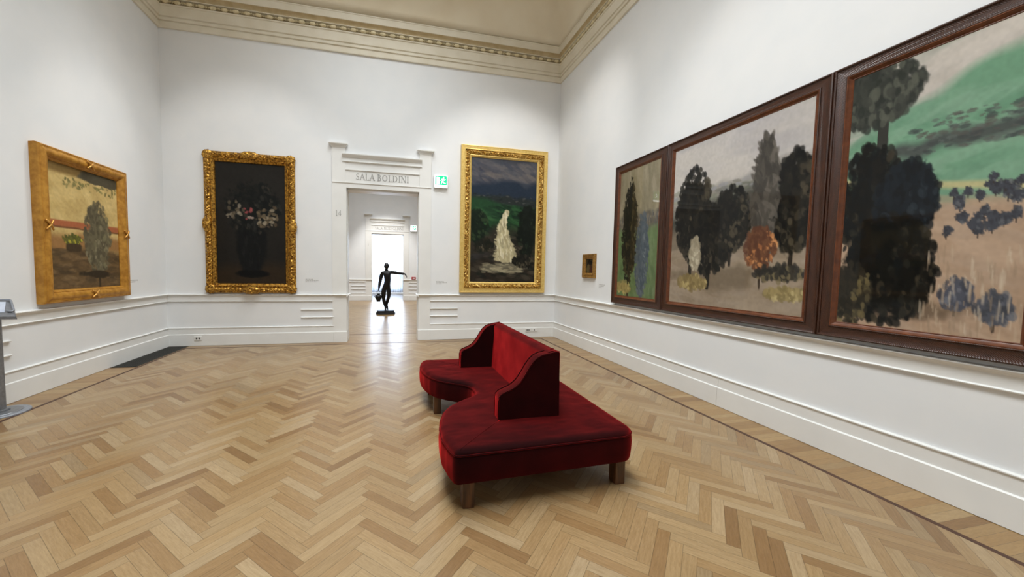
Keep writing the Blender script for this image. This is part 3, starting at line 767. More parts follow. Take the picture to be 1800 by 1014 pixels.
# --- dark portrait in the antique gilt frame (back wall, left of the door)
w_, h = 1.615, 2.735
r = thing('framed_painting', 'tall dark painting in carved antique gilt frame, left of the doorway', 'painting', (-2.682, D, 1.05))
prof = [(0.0, 0.0), (0.0, 0.05), (0.008, 0.062)]+[(0.012+0.10*i/13, 0.066+0.026*math.sin(PI*i/13)) for i in range(14)]+[(0.116, 0.058), (0.122, 0.070), (0.132, 0.074), (0.142, 0.066), (0.150, 0.052), (0.172, 0.040), (0.180, 0.046), (0.188, 0.036), (0.188, 0.01)]
frame_mesh('frame', w_, h, prof, GOLDA, r, lambda s, k, side, ln: fol(s, k, 2, 17, 0.023, side*3.1), 0.011)
for (cx, cz) in ((-1, 0), (1, 0), (1, 1), (-1, 1)):
    boss('corner_ornament', GOLDA, r, cx*(w_/2-0.078), -0.062, 0.078+(h-0.156)*cz, 0.104, 0.104, 0.040, 10, 3+cx+2*cz, PI/4)
boss('top_cartouche', GOLDA, r, 0.0, -0.066, h-0.045, 0.20, 0.085, 0.05, 12, 1.3)
boss('bottom_cartouche', GOLDA, r, 0.0, -0.066, 0.055, 0.21, 0.09, 0.085, 12, 2.1)
boss('side_cartouche', GOLDA, r, -w_/2+0.045, -0.066, h*0.49, 0.085, 0.17, 0.05, 12, 4.7)
boss('side_cartouche', GOLDA, r, w_/2-0.045, -0.066, h*0.49, 0.085, 0.17, 0.05, 12, 5.9)
p = Paint(110, 210, (34, 32, 29), 3)
p.band(0, 0.5, (38, 36, 33), 0.4, 0.1, 3); p.band(0.84, 1.1, (46, 37, 27), 0.10, 0.03, 4)
p.blob(0.5, 0.66, 0.20, 0.24, (22, 23, 23), 0.4, 0.10, p=2.4); p.blob(0.5, 0.91, 0.24, 0.03, (16, 16, 16), 0.8, 0.2)
p.tree(0.52, 0.36, 0.36, 0.20, [(22, 24, 23), (28, 29, 27), (34, 33, 30)], [(58, 54, 46), (46, 46, 42)], 260, None, 0.022)
p.strokes(46, (0.56, 0.86, 0.36, 0.52), 0.020, [(150, 138, 116), (112, 98, 76), (84, 72, 56)], 0.5, 1.5, 0.8, 3)
p.strokes(24, (0.18, 0.40, 0.32, 0.46), 0.018, [(142, 132, 114), (96, 86, 70)], 0.8, 1.6, 0.75, 3); p.strokes(9, (0.38, 0.52, 0.36, 0.48), 0.020, [(150, 74, 74), (172, 150, 136)], 0.5, 1.4, 0.8, 3)
p.strokes(70, (0.36, 0.64, 0.5, 0.86), 0.012, [(34, 34, 33), (18, 19, 19)], 1.5, 5, 0.5, 0.3)
p.grain(0.12, 40, 80)
canvas(1.30, 2.42, 0.16, -0.022, p, r, 0.5, 0.15)

# --- bright gold frame (back wall, right of the door)
w_, h = 2.045, 3.275
r = thing('framed_painting', 'tall green and cream painting in wide bright gold frame, right of the doorway', 'painting', (2.555, D, 1.068))
prof = [(0.0, 0.0), (0.0, 0.075), (0.006, 0.084), (0.014, 0.086), (0.020, 0.080), (0.072, 0.076), (0.080, 0.084), (0.090, 0.086), (0.096, 0.078)]+[(0.100+0.092*i/14, 0.060+0.020*math.sin(PI*i/14)) for i in range(15)]+[(0.194, 0.050), (0.200, 0.058), (0.212, 0.060), (0.220, 0.052), (0.236, 0.036), (0.244, 0.030), (0.244, 0.005)]
of = frame_mesh('frame', w_, h, prof[:10], GOLDP, r, None, None)
frame_mesh('carved_band', w_, h, prof[8:26], GOLDB, r, lambda s, k, side, ln: fol(s, k, 1, 16, 0.036, side*2.7+9, 0.15), 0.011)
frame_mesh('inner_lip', w_, h, prof[24:], GOLDP, r, None, None)
p = Paint(130, 230, (60, 62, 68), 5)
p.band(0, 0.22, (80, 82, 90), 0.08, 0.05, 4); p.blob(0.5, 0.14, 0.5, 0.07, (104, 98, 94), 0.8, 0.5, op=0.6)
p.strokes(120, (0, 1, 0.02, 0.24), 0.03, [(92, 90, 94), (66, 70, 80), (112, 104, 98), (58, 60, 72)], 0.4, 4, 0.4)
p.band(0.20, 0.33, (38, 48, 62), 0.05, 0.04, 6); p.band(0.30, 0.40, (40, 45, 44), 0.03, 0.02, 9)
p.strokes(50, (0.05, 0.95, 0.28, 0.36), 0.010, [(88, 88, 84), (52, 60, 58), (30, 34, 36)], 0.0, 2.5, 0.6)
p.band(0.36, 0.62, (36, 66, 42), 0.03, 0.03, 4, -0.12); p.strokes(160, (0, 1, 0.38, 0.62), 0.02, [(44, 84, 48), (28, 48, 34), (56, 92, 54), (20, 30, 26)], 0.3, 4, 0.45)
p.band(0.58, 0.82, (48, 44, 37), 0.10, 0.06, 5); p.band(0.80, 1.1, (42, 37, 31), 0.08, 0.04, 5)
p.strokes(200, (0, 1, 0.62, 1.0), 0.022, [(32, 31, 27), (62, 56, 46), (76, 70, 58), (26, 31, 26)], 0.2, 3, 0.45)
# a pale stream falling down the hillside and widening to a pool
for i in range(60):
    t = i/59; xc = 0.55-0.05*math.sin(t*5.0)-0.06*t; hw = 0.030+0.15*t**1.3
    p.blob(xc, 0.42+0.40*t, hw, 0.016, (188-14*t, 178-14*t, 142-12*t), 0.6, 0.35, f=14)
for i in range(190):
    t = p.r.rand(); xc = 0.55-0.05*math.sin(t*5.0)-0.06*t; hw = 0.030+0.15*t**1.3; x = xc+hw*(p.r.rand()*2-1)*0.95; y = 0.42+0.40*t
    p.strokes(1, (x, x, y, y), 0.009, [(208, 200, 166), (164, 152, 116), (196, 186, 146), (146, 138, 110), (222, 214, 184)], 1.45, 4.5, 0.7, 0.3)
p.blob(0.48, 0.88, 0.34, 0.035, (112, 106, 88), 0.7, 0.35, op=0.9); p.strokes(60, (0.2, 0.78, 0.85, 0.92), 0.012, [(146, 138, 112), (90, 86, 72), (170, 162, 132)], 0.0, 4, 0.6, 0.2)
p.tree(0.90, 0.58, 0.18, 0.20, [(20, 25, 20), (26, 32, 26)], [(44, 54, 38), (36, 46, 34)], 130, (28, 24, 20)); p.tree(0.08, 0.54, 0.17, 0.13, [(22, 32, 24), (28, 40, 28)], [(50, 66, 42)], 110, (30, 26, 22))
p.tree(0.22, 0.70, 0.14, 0.05, [(30, 32, 26), (40, 38, 30)], [(86, 78, 62)], 60); p.tree(0.80, 0.82, 0.16, 0.05, [(28, 28, 24), (38, 36, 30)], [(82, 76, 60)], 60)
p.grain(0.10, 46, 90)
canvas(w_-0.48, h-0.48, 0.24, -0.02, p, r, 0.5, 0.2)

# --- gilded oak frame (left wall)
w_, h = 1.545, 1.955
r = thing('framed_painting', 'ochre and brown painting in plain gilded oak frame on the left wall', 'painting', (XL, 6.345, 1.078), PI/2)
prof = [(0.006, 0.0), (0.0, 0.06), (0.004, 0.085), (0.018, 0.098), (0.028, 0.094), (0.034, 0.100)]+[(0.040+0.09*i/8, 0.098+0.018*math.sin(PI*i/8)-0.010*i/8) for i in range(9)]+[(0.136, 0.078), (0.142, 0.082), (0.150, 0.076), (0.160, 0.060), (0.168, 0.056), (0.168, 0.03)]
frame_mesh('frame', w_, h, prof, GOLDW, r, None, None)
m = MB(); m.box(-w_/2+0.03, w_/2-0.03, -0.024, -0.0, 0.03, h-0.03)
m.build('backing_board', LEGW, r)
for (x, z, hor) in ((0, h-0.085, 1), (0, 0.085, 1), (-w_/2+0.085, h/2, 0), (w_/2-0.085, h/2, 0)):
    m = MB()
    for sg in (-1, 1):
        pts = []
        for i in range(13):
            t = -1+2*i/12; u, v = t*0.060*1.0, sg*t*0.050
            hh = -0.110-0.012*math.cos(t*PI/2)-0.004
            pts.append((x+u if hor else x+v, hh, z+v if hor else z+u))
        m.tube(pts, 0.013, 8, taper=[0.6+0.4*math.cos((-1+2*i/12)*1.2) for i in range(13)])
    m.build('ribbon_ornament', GOLDR, r, smooth=True)
p = Paint(150, 200, (198, 172, 112), 8)
p.strokes(260, (0, 1, 0.06, 0.58), 0.05, [(206, 180, 120), (186, 160, 102), (216, 192, 134), (176, 150, 96)], 0.5, 3, 0.3, 2)
p.band(0, 0.075, (122, 98, 58), 0.03, 0.012, 5); p.blob(0.72, 0.04, 0.30, 0.055, (84, 78, 62), 0.3, 0.15, p=4)
p.strokes(60, (0.2, 1.0, 0.10, 0.17), 0.012, [(112, 108, 66), (132, 126, 80), (96, 92, 58)], 0.6, 1.8, 0.7, 3)
p.band(0.56, 0.70, (150, 112, 70), 0.06, 0.03, 5); p.band(0.67, 1.1, (100, 80, 54), 0.05, 0.03, 6)
p.strokes(200, (0, 1, 0.68, 1.0), 0.022, [(112, 90, 62), (84, 68, 48), (126, 104, 74), (72, 60, 44)], 0.0, 3, 0.45)
# a low terracotta ledge along the wall with a clipped grey-green shrub in front and a basin of yellow flowers
p.band(0.445, 0.495, (164, 98, 66), 0.012, 0.004, 6); p.band(0.495, 0.508, (110, 70, 46), 0.01, 0.004, 6)
p.tree(0.66, 0.56, 0.19, 0.30, [(104, 96, 74), (92, 86, 66), (80, 74, 58)], [(132, 124, 98), (118, 112, 84)], 300, (64, 54, 40), 0.018)
p.tree(0.30, 0.595, 0.13, 0.04, [(96, 96, 48), (82, 84, 44)], [(206, 194, 66), (184, 172, 60)], 70, None, 0.012); p.blob(0.30, 0.66, 0.11, 0.035, (70, 58, 42), 0.3, 0.1, p=4)
p.blob(0.62, 0.88, 0.24, 0.03, (56, 48, 36), 0.8, 0.3)
p.grain(0.10, 50, 66)
canvas(w_-0.33, h-0.33, 0.165, -0.045, p, r, 0.5, 0.2)

# --- three large glazed canvases in dark rippled frames (right wall)
FZ, FH = 1.055, 2.337
ripp = [(0.0, 0.0), (0.0, 0.066), (0.004, 0.074), (0.012, 0.078), (0.020, 0.074), (0.022, 0.066), (0.028, 0.064), (0.078, 0.070), (0.090, 0.070), (0.094, 0.078), (0.100, 0.080), (0.106, 0.076)]
slip = [(0.104, 0.078), (0.110, 0.078), (0.114, 0.072), (0.132, 0.058), (0.138, 0.060), (0.142, 0.056), (0.142, 0.03)]
def big_panel(y0, y1, label, p):
    w_ = y1-y0
    r = thing('framed_painting', label, 'painting', (XR, (y0+y1)/2, FZ), -PI/2, 'three joined canvases in dark rippled frames')
    frame_mesh('frame', w_, FH, ripp, RIP, r, None, None); frame_mesh('inner_slip', w_, FH, slip, SLIP, r, None, None)
    m = MB(); m.box(-w_/2+0.02, w_/2-0.02, -0.035, 0, 0.02, FH-0.02); m.build('backing_board', RIP, r)
    canvas(w_-0.28, FH-0.28, 0.14, -0.055, p, r, 0.6, 0.9)
    return r
p = Paint(90, 190, (132, 124, 100), 12)
p.band(0, 0.36, (140, 130, 108), 0.05, 0.04, 5); p.strokes(90, (0, 1, 0, 0.38), 0.05, [(150, 140, 116), (124, 116, 92), (112, 104, 80)], 1.5, 5, 0.35)
p.band(0.36, 0.50, (92, 86, 74), 0.06, 0.05, 9); p.strokes(110, (0, 1, 0.37, 0.52), 0.018, [(64, 62, 60), (120, 112, 96), (84, 82, 84), (140, 128, 108)], 1.5, 2.5, 0.55)
p.band(0.49, 1.1, (92, 110, 70), 0.06, 0.05, 6); p.strokes(110, (0, 1, 0.5, 1), 0.03, [(100, 120, 78), (80, 98, 62), (112, 126, 90)], 1.4, 4, 0.4)
p.tree(0.30, 0.50, 0.18, 0.37, [(32, 30, 21), (26, 25, 18), (40, 36, 25)], [(70, 62, 38), (56, 50, 32)], 330, (44, 36, 26), 0.020, 1.5)
p.tree(0.64, 0.68, 0.15, 0.30, [(70, 79, 86), (60, 70, 78), (80, 87, 92)], [(100, 108, 110), (90, 98, 102)], 260, (56, 50, 40), 0.020, 1.5)
p.tree(0.20, 0.93, 0.2, 0.05, [(140, 126, 78), (124, 112, 70)], [(176, 160, 100)], 60, None, 0.016)
p.grain(0.08, 34, 70)
big_panel(4.602, 5.835, 'narrowest of the three joined canvases, nearest the tiny picture', p)
p = Paint(200, 215, (172, 165, 156), 13)
p.band(0, 0.32, (194, 190, 183), 0.08, 0.05, 4, -0.1); p.strokes(120, (0, 1, 0, 0.34), 0.06, [(198, 192, 184), (176, 170, 164), (168, 164, 166)], -0.1, 4, 0.3)
p.band(0.30, 0.41, (128, 124, 116), 0.05, 0.03, 7, 0.14); p.strokes(150, (0, 1, 0.28, 0.42), 0.016, [(150, 146, 138), (104, 104, 96), (120, 124, 104), (140, 142, 150)], 0, 3, 0.5)
p.band(0.39, 0.55, (70, 70, 62), 0.05, 0.04, 8, 0.1); p.band(0.52, 0.72, (120, 108, 92), 0.10, 0.05, 5); p.band(0.69, 1.1, (150, 134, 114), 0.08, 0.05, 5)
p.strokes(260, (0, 1, 0.66, 1), 0.03, [(160, 144, 124), (138, 122, 102), (150, 136, 120), (122, 106, 86)], 0.0, 4, 0.35)
DK = [(27, 26, 22), (21, 20, 18), (35, 32, 26), (18, 18, 17)]; LT = [(64, 58, 46), (50, 46, 38), (80, 72, 56)]
p.blob(0.42, 0.82, 0.36, 0.06, (116, 102, 84), 0.9, 0.3)
p.tree(0.20, 0.44, 0.15, 0.27, DK, LT, 420, (46, 40, 32), 0.016); p.tree(0.36, 0.60, 0.17, 0.19, DK, LT, 360, (40, 36, 30), 0.016); p.tree(0.53, 0.50, 0.13, 0.17, DK, LT, 300, (44, 38, 32), 0.015)
p.tree(0.92, 0.46, 0.12, 0.22, DK, LT, 320, (44, 38, 32), 0.016); p.tree(0.745, 0.42, 0.072, 0.30, [(70, 66, 60), (60, 57, 52), (80, 75, 68)], [(98, 92, 84)], 320, (60, 50, 42), 0.012, 2.2, 0.15)
p.tree(0.735, 0.67, 0.095, 0.10, [(104, 70, 50), (88, 58, 44)], [(204, 144, 92), (186, 124, 78), (160, 104, 66)], 240, (70, 50, 38), 0.010)
p.tree(0.24, 0.68, 0.05, 0.10, [(160, 150, 128), (140, 130, 108)], [(192, 182, 158)], 90, None, 0.011); p.tree(0.22, 0.86, 0.13, 0.045, [(140, 122, 80), (118, 102, 66)], [(178, 160, 108)], 110, None, 0.012)
p.tree(0.86, 0.80, 0.15, 0.035, [(58, 55, 48), (48, 46, 42)], [(120, 108, 80)], 90, None, 0.012); p.tree(0.90, 0.90, 0.11, 0.03, [(150, 134, 92), (126, 112, 76)], [(184, 168, 120)], 90, None, 0.011)
p.grain(0.08, 70, 76)
big_panel(2.590, 4.598, 'grey-skied middle canvas of the three joined frames', p)
p = Paint(150, 240, (120, 150, 128), 14)
p.band(0, 0.26, (194, 187, 178), 0.08, 0.04, 4, 0.22); p.strokes(90, (0, 1, 0, 0.3), 0.06, [(200, 192, 182), (168, 160, 150), (176, 170, 164)], -0.25, 4, 0.35)
p.band(0.16, 0.60, (106, 146, 118), 0.06, 0.04, 4, 0.20); p.strokes(160, (0.1, 1, 0.2, 0.56), 0.035, [(118, 158, 130), (94, 134, 108), (128, 160, 136)], -0.1, 4, 0.35)
p.band(0.315, 0.365, (74, 80, 76), 0.03, 0.02, 9, 0.05); p.strokes(130, (0.4, 1, 0.25, 0.37), 0.010, [(62, 66, 66), (92, 100, 94), (84, 80, 76)], 0, 2.5, 0.6)
p.band(0.46, 0.485, (190, 176, 128), 0.014, 0.006, 5, -0.12, op=0.85)
p.band(0.56, 1.1, (172, 146, 122), 0.05, 0.04, 4, 0.0); p.strokes(200, (0.3, 1, 0.56, 1), 0.035, [(182, 156, 132), (158, 132, 108), (168, 146, 126)], 0.3, 4, 0.35)
DK = [(15, 15, 12), (11, 12, 10), (22, 20, 16), (14, 17, 18)]; LT = [(46, 42, 33), (34, 34, 29), (58, 52, 40)]
p.blob(0.36, 0.92, 0.42, 0.05, (112, 94, 76), 0.9, 0.3)
p.blob(0.225, 0.40, 0.035, 0.34, (52, 52, 47), 0.25, 0.12, p=4)
p.tree(0.12, 0.10, 0.30, 0.11, [(50, 53, 48), (42, 45, 41), (60, 62, 56)], [(84, 86, 76)], 300, None, 0.024)
p.tree(0.17, 0.52, 0.20, 0.22, DK, LT, 330, None, 0.022); p.tree(0.39, 0.53, 0.17, 0.14, [(16, 22, 28), (22, 28, 34), (14, 17, 20)], [(40, 48, 54)], 280, (36, 32, 28), 0.020); p.tree(0.32, 0.78, 0.26, 0.19, DK, LT, 440, None, 0.022)
p.tree(0.08, 0.88, 0.13, 0.12, [(46, 42, 33), (36, 34, 28)], [(110, 98, 66), (84, 76, 54)], 160, None, 0.018)
for _ in range(26):
    x, y = 0.62+0.38*p.r.rand(), 0.48+0.17*p.r.rand(); k_ = 0.012+0.05*(y-0.46)
    p.tree(x, y, k_*1.5, k_, [(64, 66, 73), (54, 55, 60)], [(92, 94, 98)], 12, (60, 52, 46), 0.007)
p.tree(0.70, 0.86, 0.08, 0.05, [(76, 78, 88), (62, 64, 72)], [(104, 106, 114)], 70, (64, 54, 46), 0.012); p.tree(0.88, 0.90, 0.08, 0.05, [(78, 80, 88), (64, 66, 72)], [(104, 106, 112)], 70, (64, 54, 46), 0.012)
p.strokes(80, (0.50, 1.0, 0.72, 1.0), 0.006, [(194, 178, 156), (148, 128, 106), (180, 160, 136)], 1.5, 8, 0.55, 0.25)
p.grain(0.08, 56, 90)
big_panel(1.325, 2.586, 'green and sand canvas at the near end of the three joined frames', p)

# --- tiny picture near the corner
r = thing('framed_painting', 'tiny dark picture in old gold frame near the right corner', 'painting', (XR, 6.70, 1.463), -PI/2)
frame_mesh('frame', 0.46, 0.475, [(0, 0), (0, 0.04), (0.008, 0.05), (0.03, 0.046), (0.05, 0.034), (0.056, 0.042), (0.066, 0.042), (0.09, 0.026), (0.10, 0.024), (0.10, 0.0)], OLDG, r)
p = Paint(40, 42, (62, 52, 34), 21); p.blob(0.5, 0.3, 0.3, 0.25, (28, 24, 20), 0.5, 0.4); p.blob(0.35, 0.7, 0.25, 0.3, (92, 80, 50), 0.6, 0.4); p.blob(0.68, 0.75, 0.2, 0.3, (66, 38, 30), 0.6, 0.4); p.grain(0.1, 14, 14)
canvas(0.27, 0.285, 0.095, -0.012, p, r, 0.5, 0.2)

# ------------------------------------------------------------------ sofa
sofa = thing('gallery_sofa', 'red velvet double-sided sofa with winged back on wooden block legs', 'sofa', (1.1, 3.52, 0))
SY0, SY1, SXr = 2.285, 4.755, 1.80
def sofa_left(t):
    k = [(0, .825), (.08, .82), (.15, .79), (.21, .735), (.27, .655), (.33, .575), (.42, .492), (.52, .438), (.67, .395), (.82, .370), (.97, .365), (1.10, .385), (1.235, .415)]
    t = min(abs(t), 1.235)
    for (a, x), (b, y) in zip(k, k[1:]):
        if t <= b:
            u = (t-a)/(b-a); u = u*u*(3-2*u)*0.35+u*0.65; return x+(y-x)*u
    return k[-1][1]
def sofa_pt(s, v):
    """s 0..1 across, v 0..1 along: plan point with rounded corners"""
    y = SY0+(SY1-SY0)*v
    def corner(dy, r_): return 0 if dy >= r_ else r_-math.sqrt(max(0, r_*r_-(r_-dy)**2))
    dn, df = y-SY0, SY1-y
    x0 = sofa_left(y-3.52)+corner(dn, 0.035)+corner(df, 0.06)
    x1 = SXr-corner(dn, 0.13)-corner(df, 0.13)
    x = x0+(x1-x0)*s
    return x, y+0.042*(x-0.42)*max(0, 1-v*1.2)
def dist(n, p=1.6):
    t = np.linspace(-1, 1, n); return 0.5+0.5*np.sign(t)*(1-(1-np.abs(t))**p)
S_, V_ = dist(56), dist(150, 1.5)
grid = np.array([[sofa_pt(s, v) for s in S_] for v in V_])
bd = np.concatenate([grid[0], grid[1:, -1], grid[-1, ::-1][1:], grid[::-1, 0][1:-1]])
fine = np.concatenate([bd[i]+(np.roll(bd, -1, 0)[i]-bd[i])*np.linspace(0, 1, 4, endpoint=False)[:, None] for i in range(len(bd))])
m = MB(); nv, ns = len(V_), len(S_)
flat = grid.reshape(-1, 2)
dmin = np.array([np.sqrt(((fine-q)**2).sum(1)).min() for q in flat])
ztop, re = 0.425, 0.055
zz = np.where(dmin < re, ztop-re*0.62*(1-np.sqrt(np.clip(1-(1-dmin/re)**2, 0, 1))), ztop)+0.012*np.clip(dmin/0.25, 0, 1)
wr = np.array([0.004*noise.noise(Vector((q[0]*5, q[1]*9, 3)))+0.0025*noise.noise(Vector((q[0]*16, q[1]*26, 8))) for q in flat])*np.clip(dmin/0.06, 0, 1)
vs = [(q[0]-1.1, q[1]-3.52, z) for q, z in zip(flat, zz+wr)]
fs = [(i*ns+j, i*ns+j+1, (i+1)*ns+j+1, (i+1)*ns+j) for i in range(nv-1) for j in range(ns-1)]
m.add(vs, fs)
bi = [j for j in range(ns)]+[i*ns+ns-1 for i in range(1, nv)]+[(nv-1)*ns+j for j in range(ns-2, -1, -1)]+[i*ns for i in range(nv-2, 0, -1)]
nb = len(bi)
P = np.array([vs[i] for i in bi]); tn = np.roll(P, -1, 0)-np.roll(P, 1, 0); nr = np.stack([tn[:, 1], -tn[:, 0]], 1); nr /= np.linalg.norm(nr, axis=1)[:, None]
prev = bi
for (off, z) in ((0.006, 0.372), (0.010, 0.33), (0.008, 0.27), (0.004, 0.225), (-0.002, 0.200)):
    o0 = len(m.v); m.v += [(P[i, 0]+nr[i, 0]*off, P[i, 1]+nr[i, 1]*off, z) for i in range(nb)]
    cur = list(range(o0, o0+nb))
    m.f += [(prev[i], cur[i], cur[(i+1) % nb], prev[(i+1) % nb]) for i in range(nb)]
    prev = cur
m.f.append(tuple(prev))
ob = m.build('seat', VELVET, sofa, smooth=True)
for pl in ob.data.polygons:
    if len(pl.vertices) > 4:
        pl.use_smooth = False; ek_ = {tuple(sorted(e.vertices)): e.index for e in ob.data.edges}
        for ek in pl.edge_keys: ob.data.edges[ek_[ek]].use_edge_sharp = True
zed = ztop-re*0.62
m = MB(); m.tube([(P[i, 0]+nr[i, 0]*0.003, P[i, 1]+nr[i, 1]*0.003, zed) for i in range(0, nb, 2)], 0.0055, 6, closed=True); m.build('piping', VELVET, sofa, smooth=True)
def top_seam(a, b):
    pts = []
    for i in range(9):
        t = i/8; x, y = a[0]+(b[0]-a[0])*t, a[1]+(b[1]-a[1])*t
        d = np.sqrt(((fine-np.array([x, y]))**2).sum(1)).min()
        z = (ztop-re*0.62*(1-math.sqrt(max(0, 1-(1-min(d, re)/re)**2))))+0.012*min(1, d/0.25)
        pts.append((x-1.1, y-3.52, z-0.001))
    m = MB(); m.tube(pts, 0.0045, 6); m.build('seam_piping', VELVET, sofa, smooth=True)
top_seam((0.45, 2.31), (0.83, 2.69)); top_seam((0.46, 4.73), (0.83, 4.35))
# backrest along the middle, with concave wings at each end
def _ek(me): return {tuple(sorted(e.vertices)): e.index for e in me.edges}
bp = [(1.195, 0.40), (1.205, 0.62), (1.218, 0.82)]
for i in range(9):
    a = PI-i/8*PI*0.62; bp.append((1.268+0.052*math.cos(a), 0.905+0.052*math.sin(a)))
bp += [(1.318, 0.955), (1.330, 0.942), (1.330, 0.40)]
m = MB(); m.extr([(x-1.1, z) for x, z in bp], 1, 2.72-3.52, 4.32-3.52); ob = m.build('backrest', VELVET, sofa); smooth_angle(ob, 35)
wing = [(0.822, 0.40), (0.820, 0.585), (0.826, 0.615), (0.845, 0.636), (0.875, 0.650), (0.915, 0.665), (0.955, 0.686), (0.990, 0.715), (1.020, 0.755), (1.046, 0.798), (1.072, 0.842), (1.100, 0.880), (1.135, 0.912), (1.180, 0.932), (1.228, 0.942), (1.290, 0.952), (1.318, 0.956), (1.330, 0.944), (1.330, 0.40)]
for (ya, yb) in ((2.690, 2.805), (4.235, 4.350)):
    m = MB(); n = len(wing); c_ = Vector((1.10, 0.62)); rows = []
    for (t, ins) in ((0, 0.010), (0.1, 0.002), (0.2, 0), (0.8, 0), (0.9, 0.002), (1, 0.010)):
        y = ya+(yb-ya)*t; row = []
        for i, q in enumerate(wing):
            A, B = Vector(wing[i-1]), Vector(wing[(i+1) % n]); d = (B-A).normalized(); nn = Vector((-d.y, d.x))
            e = ins if 0 < i < n-1 else 0
            row.append((q[0]-1.1-nn.x*e, y-3.52, q[1]-nn.y*e))
        rows.append(row)
    vs = [p_ for row in rows for p_ in row]
    fs = [(i*n+j, i*n+(j+1) % n, (i+1)*n+(j+1) % n, (i+1)*n+j) for i in range(5) for j in range(n)]+[tuple(range(n))[::-1], tuple(range(5*n, 6*n))]
    m.add(vs, fs); ob = m.build('wing', VELVET, sofa); smooth_angle(ob, 60)
    for pl in ob.data.polygons:
        if len(pl.vertices) > 4:
            pl.use_smooth = False
            for ek in pl.edge_keys: ob.data.edges[_ek(ob.data)[ek]].use_edge_sharp = True
    m = MB()
    for y in (ya+0.003, yb-0.003): m.tube([(q[0]-1.1, y-3.52, q[1]) for q in wing[:-2]], 0.0055, 6)
    m.build('wing_piping', VELVET, ob, smooth=True)
for (x, y, a) in ((0.478, 2.335, 0), (0.478, 3.05, 0), (0.478, 3.985, 0), (0.478, 4.64, 0), (1.655, 2.385, 0), (1.655, 3.48, 0), (1.655, 4.58, 0)):
    m = MB(); m.box(x-1.1, x+0.08-1.1, y-3.52, y+0.09-3.52, 0, 0.215); m.build('leg', LEGW, sofa, bevel=0.006)

# ------------------------------------------------------------------ bronze figure in the second room
SYP = 13.2
st = thing('bronze_statue', 'dark bronze standing nude holding a jug, one arm outstretched, beyond the doorway', 'statue', (-0.13, SYP, 0))
def skin(name, verts, edges, root, mat, parent, levels=2, fat=1.0):
    bm = bmesh.new(); sl = bm.verts.layers.skin.new(); vv = []
    for i, (p_, r_) in enumerate(verts):
        v = bm.verts.new(p_); rr = r_ if isinstance(r_, tuple) else (r_, r_); k_ = fat[i] if isinstance(fat, list) else fat; v[sl].radius = (rr[0]*k_, rr[1]*k_); v[sl].use_root = (i == root); vv.append(v)
    for a, b in edges: bm.edges.new((vv[a], vv[b]))
    me = bpy.data.meshes.new(name); bm.to_mesh(me); bm.free(); me.materials.append(mat)
    o = bpy.data.objects.new(name, me); C.objects.link(o); o.parent = parent
    s_ = o.modifiers.new('skin', 'SKIN'); s_.use_smooth_shade = True; s_.branch_smoothing = 0.6
    u_ = o.modifiers.new('sub', 'SUBSURF'); u_.levels = levels; u_.render_levels = levels
    return o
# joints in the statue's own frame: x right, y back, z up (relative to the base's middle)
J = [((0.005, 0.0, 0.93), (0.125, 0.085)),      # 0 pelvis
     ((0.045, 0.0, 1.06), (0.098, 0.072)),      # 1 lower belly
     ((0.062, 0.0, 1.17), (0.088, 0.068)),      # 2 waist
     ((0.050, -0.01, 1.30), (0.108, 0.08)),     # 3 ribs
     ((0.030, 0.0, 1.415), (0.118, 0.078)),      # 4 chest
     ((0.025, 0.0, 1.50), (0.046, 0.046)),      # 5 neck base
     ((0.020, -0.005, 1.555), (0.038, 0.040)),  # 6 neck
     ((-0.115, 0.01, 1.425), (0.052, 0.050)),   # 7 shoulder (jug side)
     ((-0.160, 0.015, 1.28), (0.042, 0.042)),   # 8
     ((-0.190, 0.01, 1.13), (0.034, 0.035)),    # 9 elbow
     ((-0.215, -0.02, 1.01), (0.034, 0.032)),   # 10
     ((-0.233, -0.056, 0.855), (0.020, 0.020)),   # 11 wrist
     ((0.165, 0.0, 1.455), (0.050, 0.048)),     # 12 shoulder (outstretched)
     ((0.27, -0.005, 1.435), (0.040, 0.040)),   # 13
     ((0.39, -0.02, 1.415), (0.034, 0.034)),    # 14 elbow
     ((0.51, -0.05, 1.408), (0.033, 0.032)),    # 15
     ((0.655, -0.088, 1.385), (0.019, 0.019)),   # 16 wrist
     ((-0.060, 0.0, 0.86), (0.088, 0.085)),     # 17 hip (jug side, weight leg)
     ((-0.078, -0.01, 0.73), (0.076, 0.078)),   # 18
     ((-0.078, -0.015, 0.56), (0.048, 0.052)),  # 19 knee
     ((-0.062, 0.01, 0.43), (0.050, 0.054)),    # 20 calf
     ((-0.014, 0.02, 0.23), (0.027, 0.030)),    # 21 ankle
     ((-0.010, 0.0, 0.165), (0.030, 0.034)),    # 22 heel
     ((-0.016, -0.10, 0.148), (0.032, 0.018)),  # 23 ball
     ((-0.020, -0.155, 0.144), (0.024, 0.012)), # 24 toe
     ((0.082, 0.0, 0.86), (0.082, 0.082)),      # 25 hip (free leg)
     ((0.108, -0.05, 0.74), (0.068, 0.070)),    # 26
     ((0.098, -0.085, 0.60), (0.046, 0.050)),   # 27 knee
     ((0.055, -0.02, 0.46), (0.048, 0.052)),    # 28 calf
     ((0.030, 0.06, 0.29), (0.026, 0.028)),     # 29 ankle
     ((0.050, 0.07, 0.225), (0.028, 0.030)),    # 30 heel
     ((0.062, -0.01, 0.165), (0.030, 0.020)),   # 31 ball
     ((0.066, -0.055, 0.150), (0.024, 0.012))]  # 32 toe
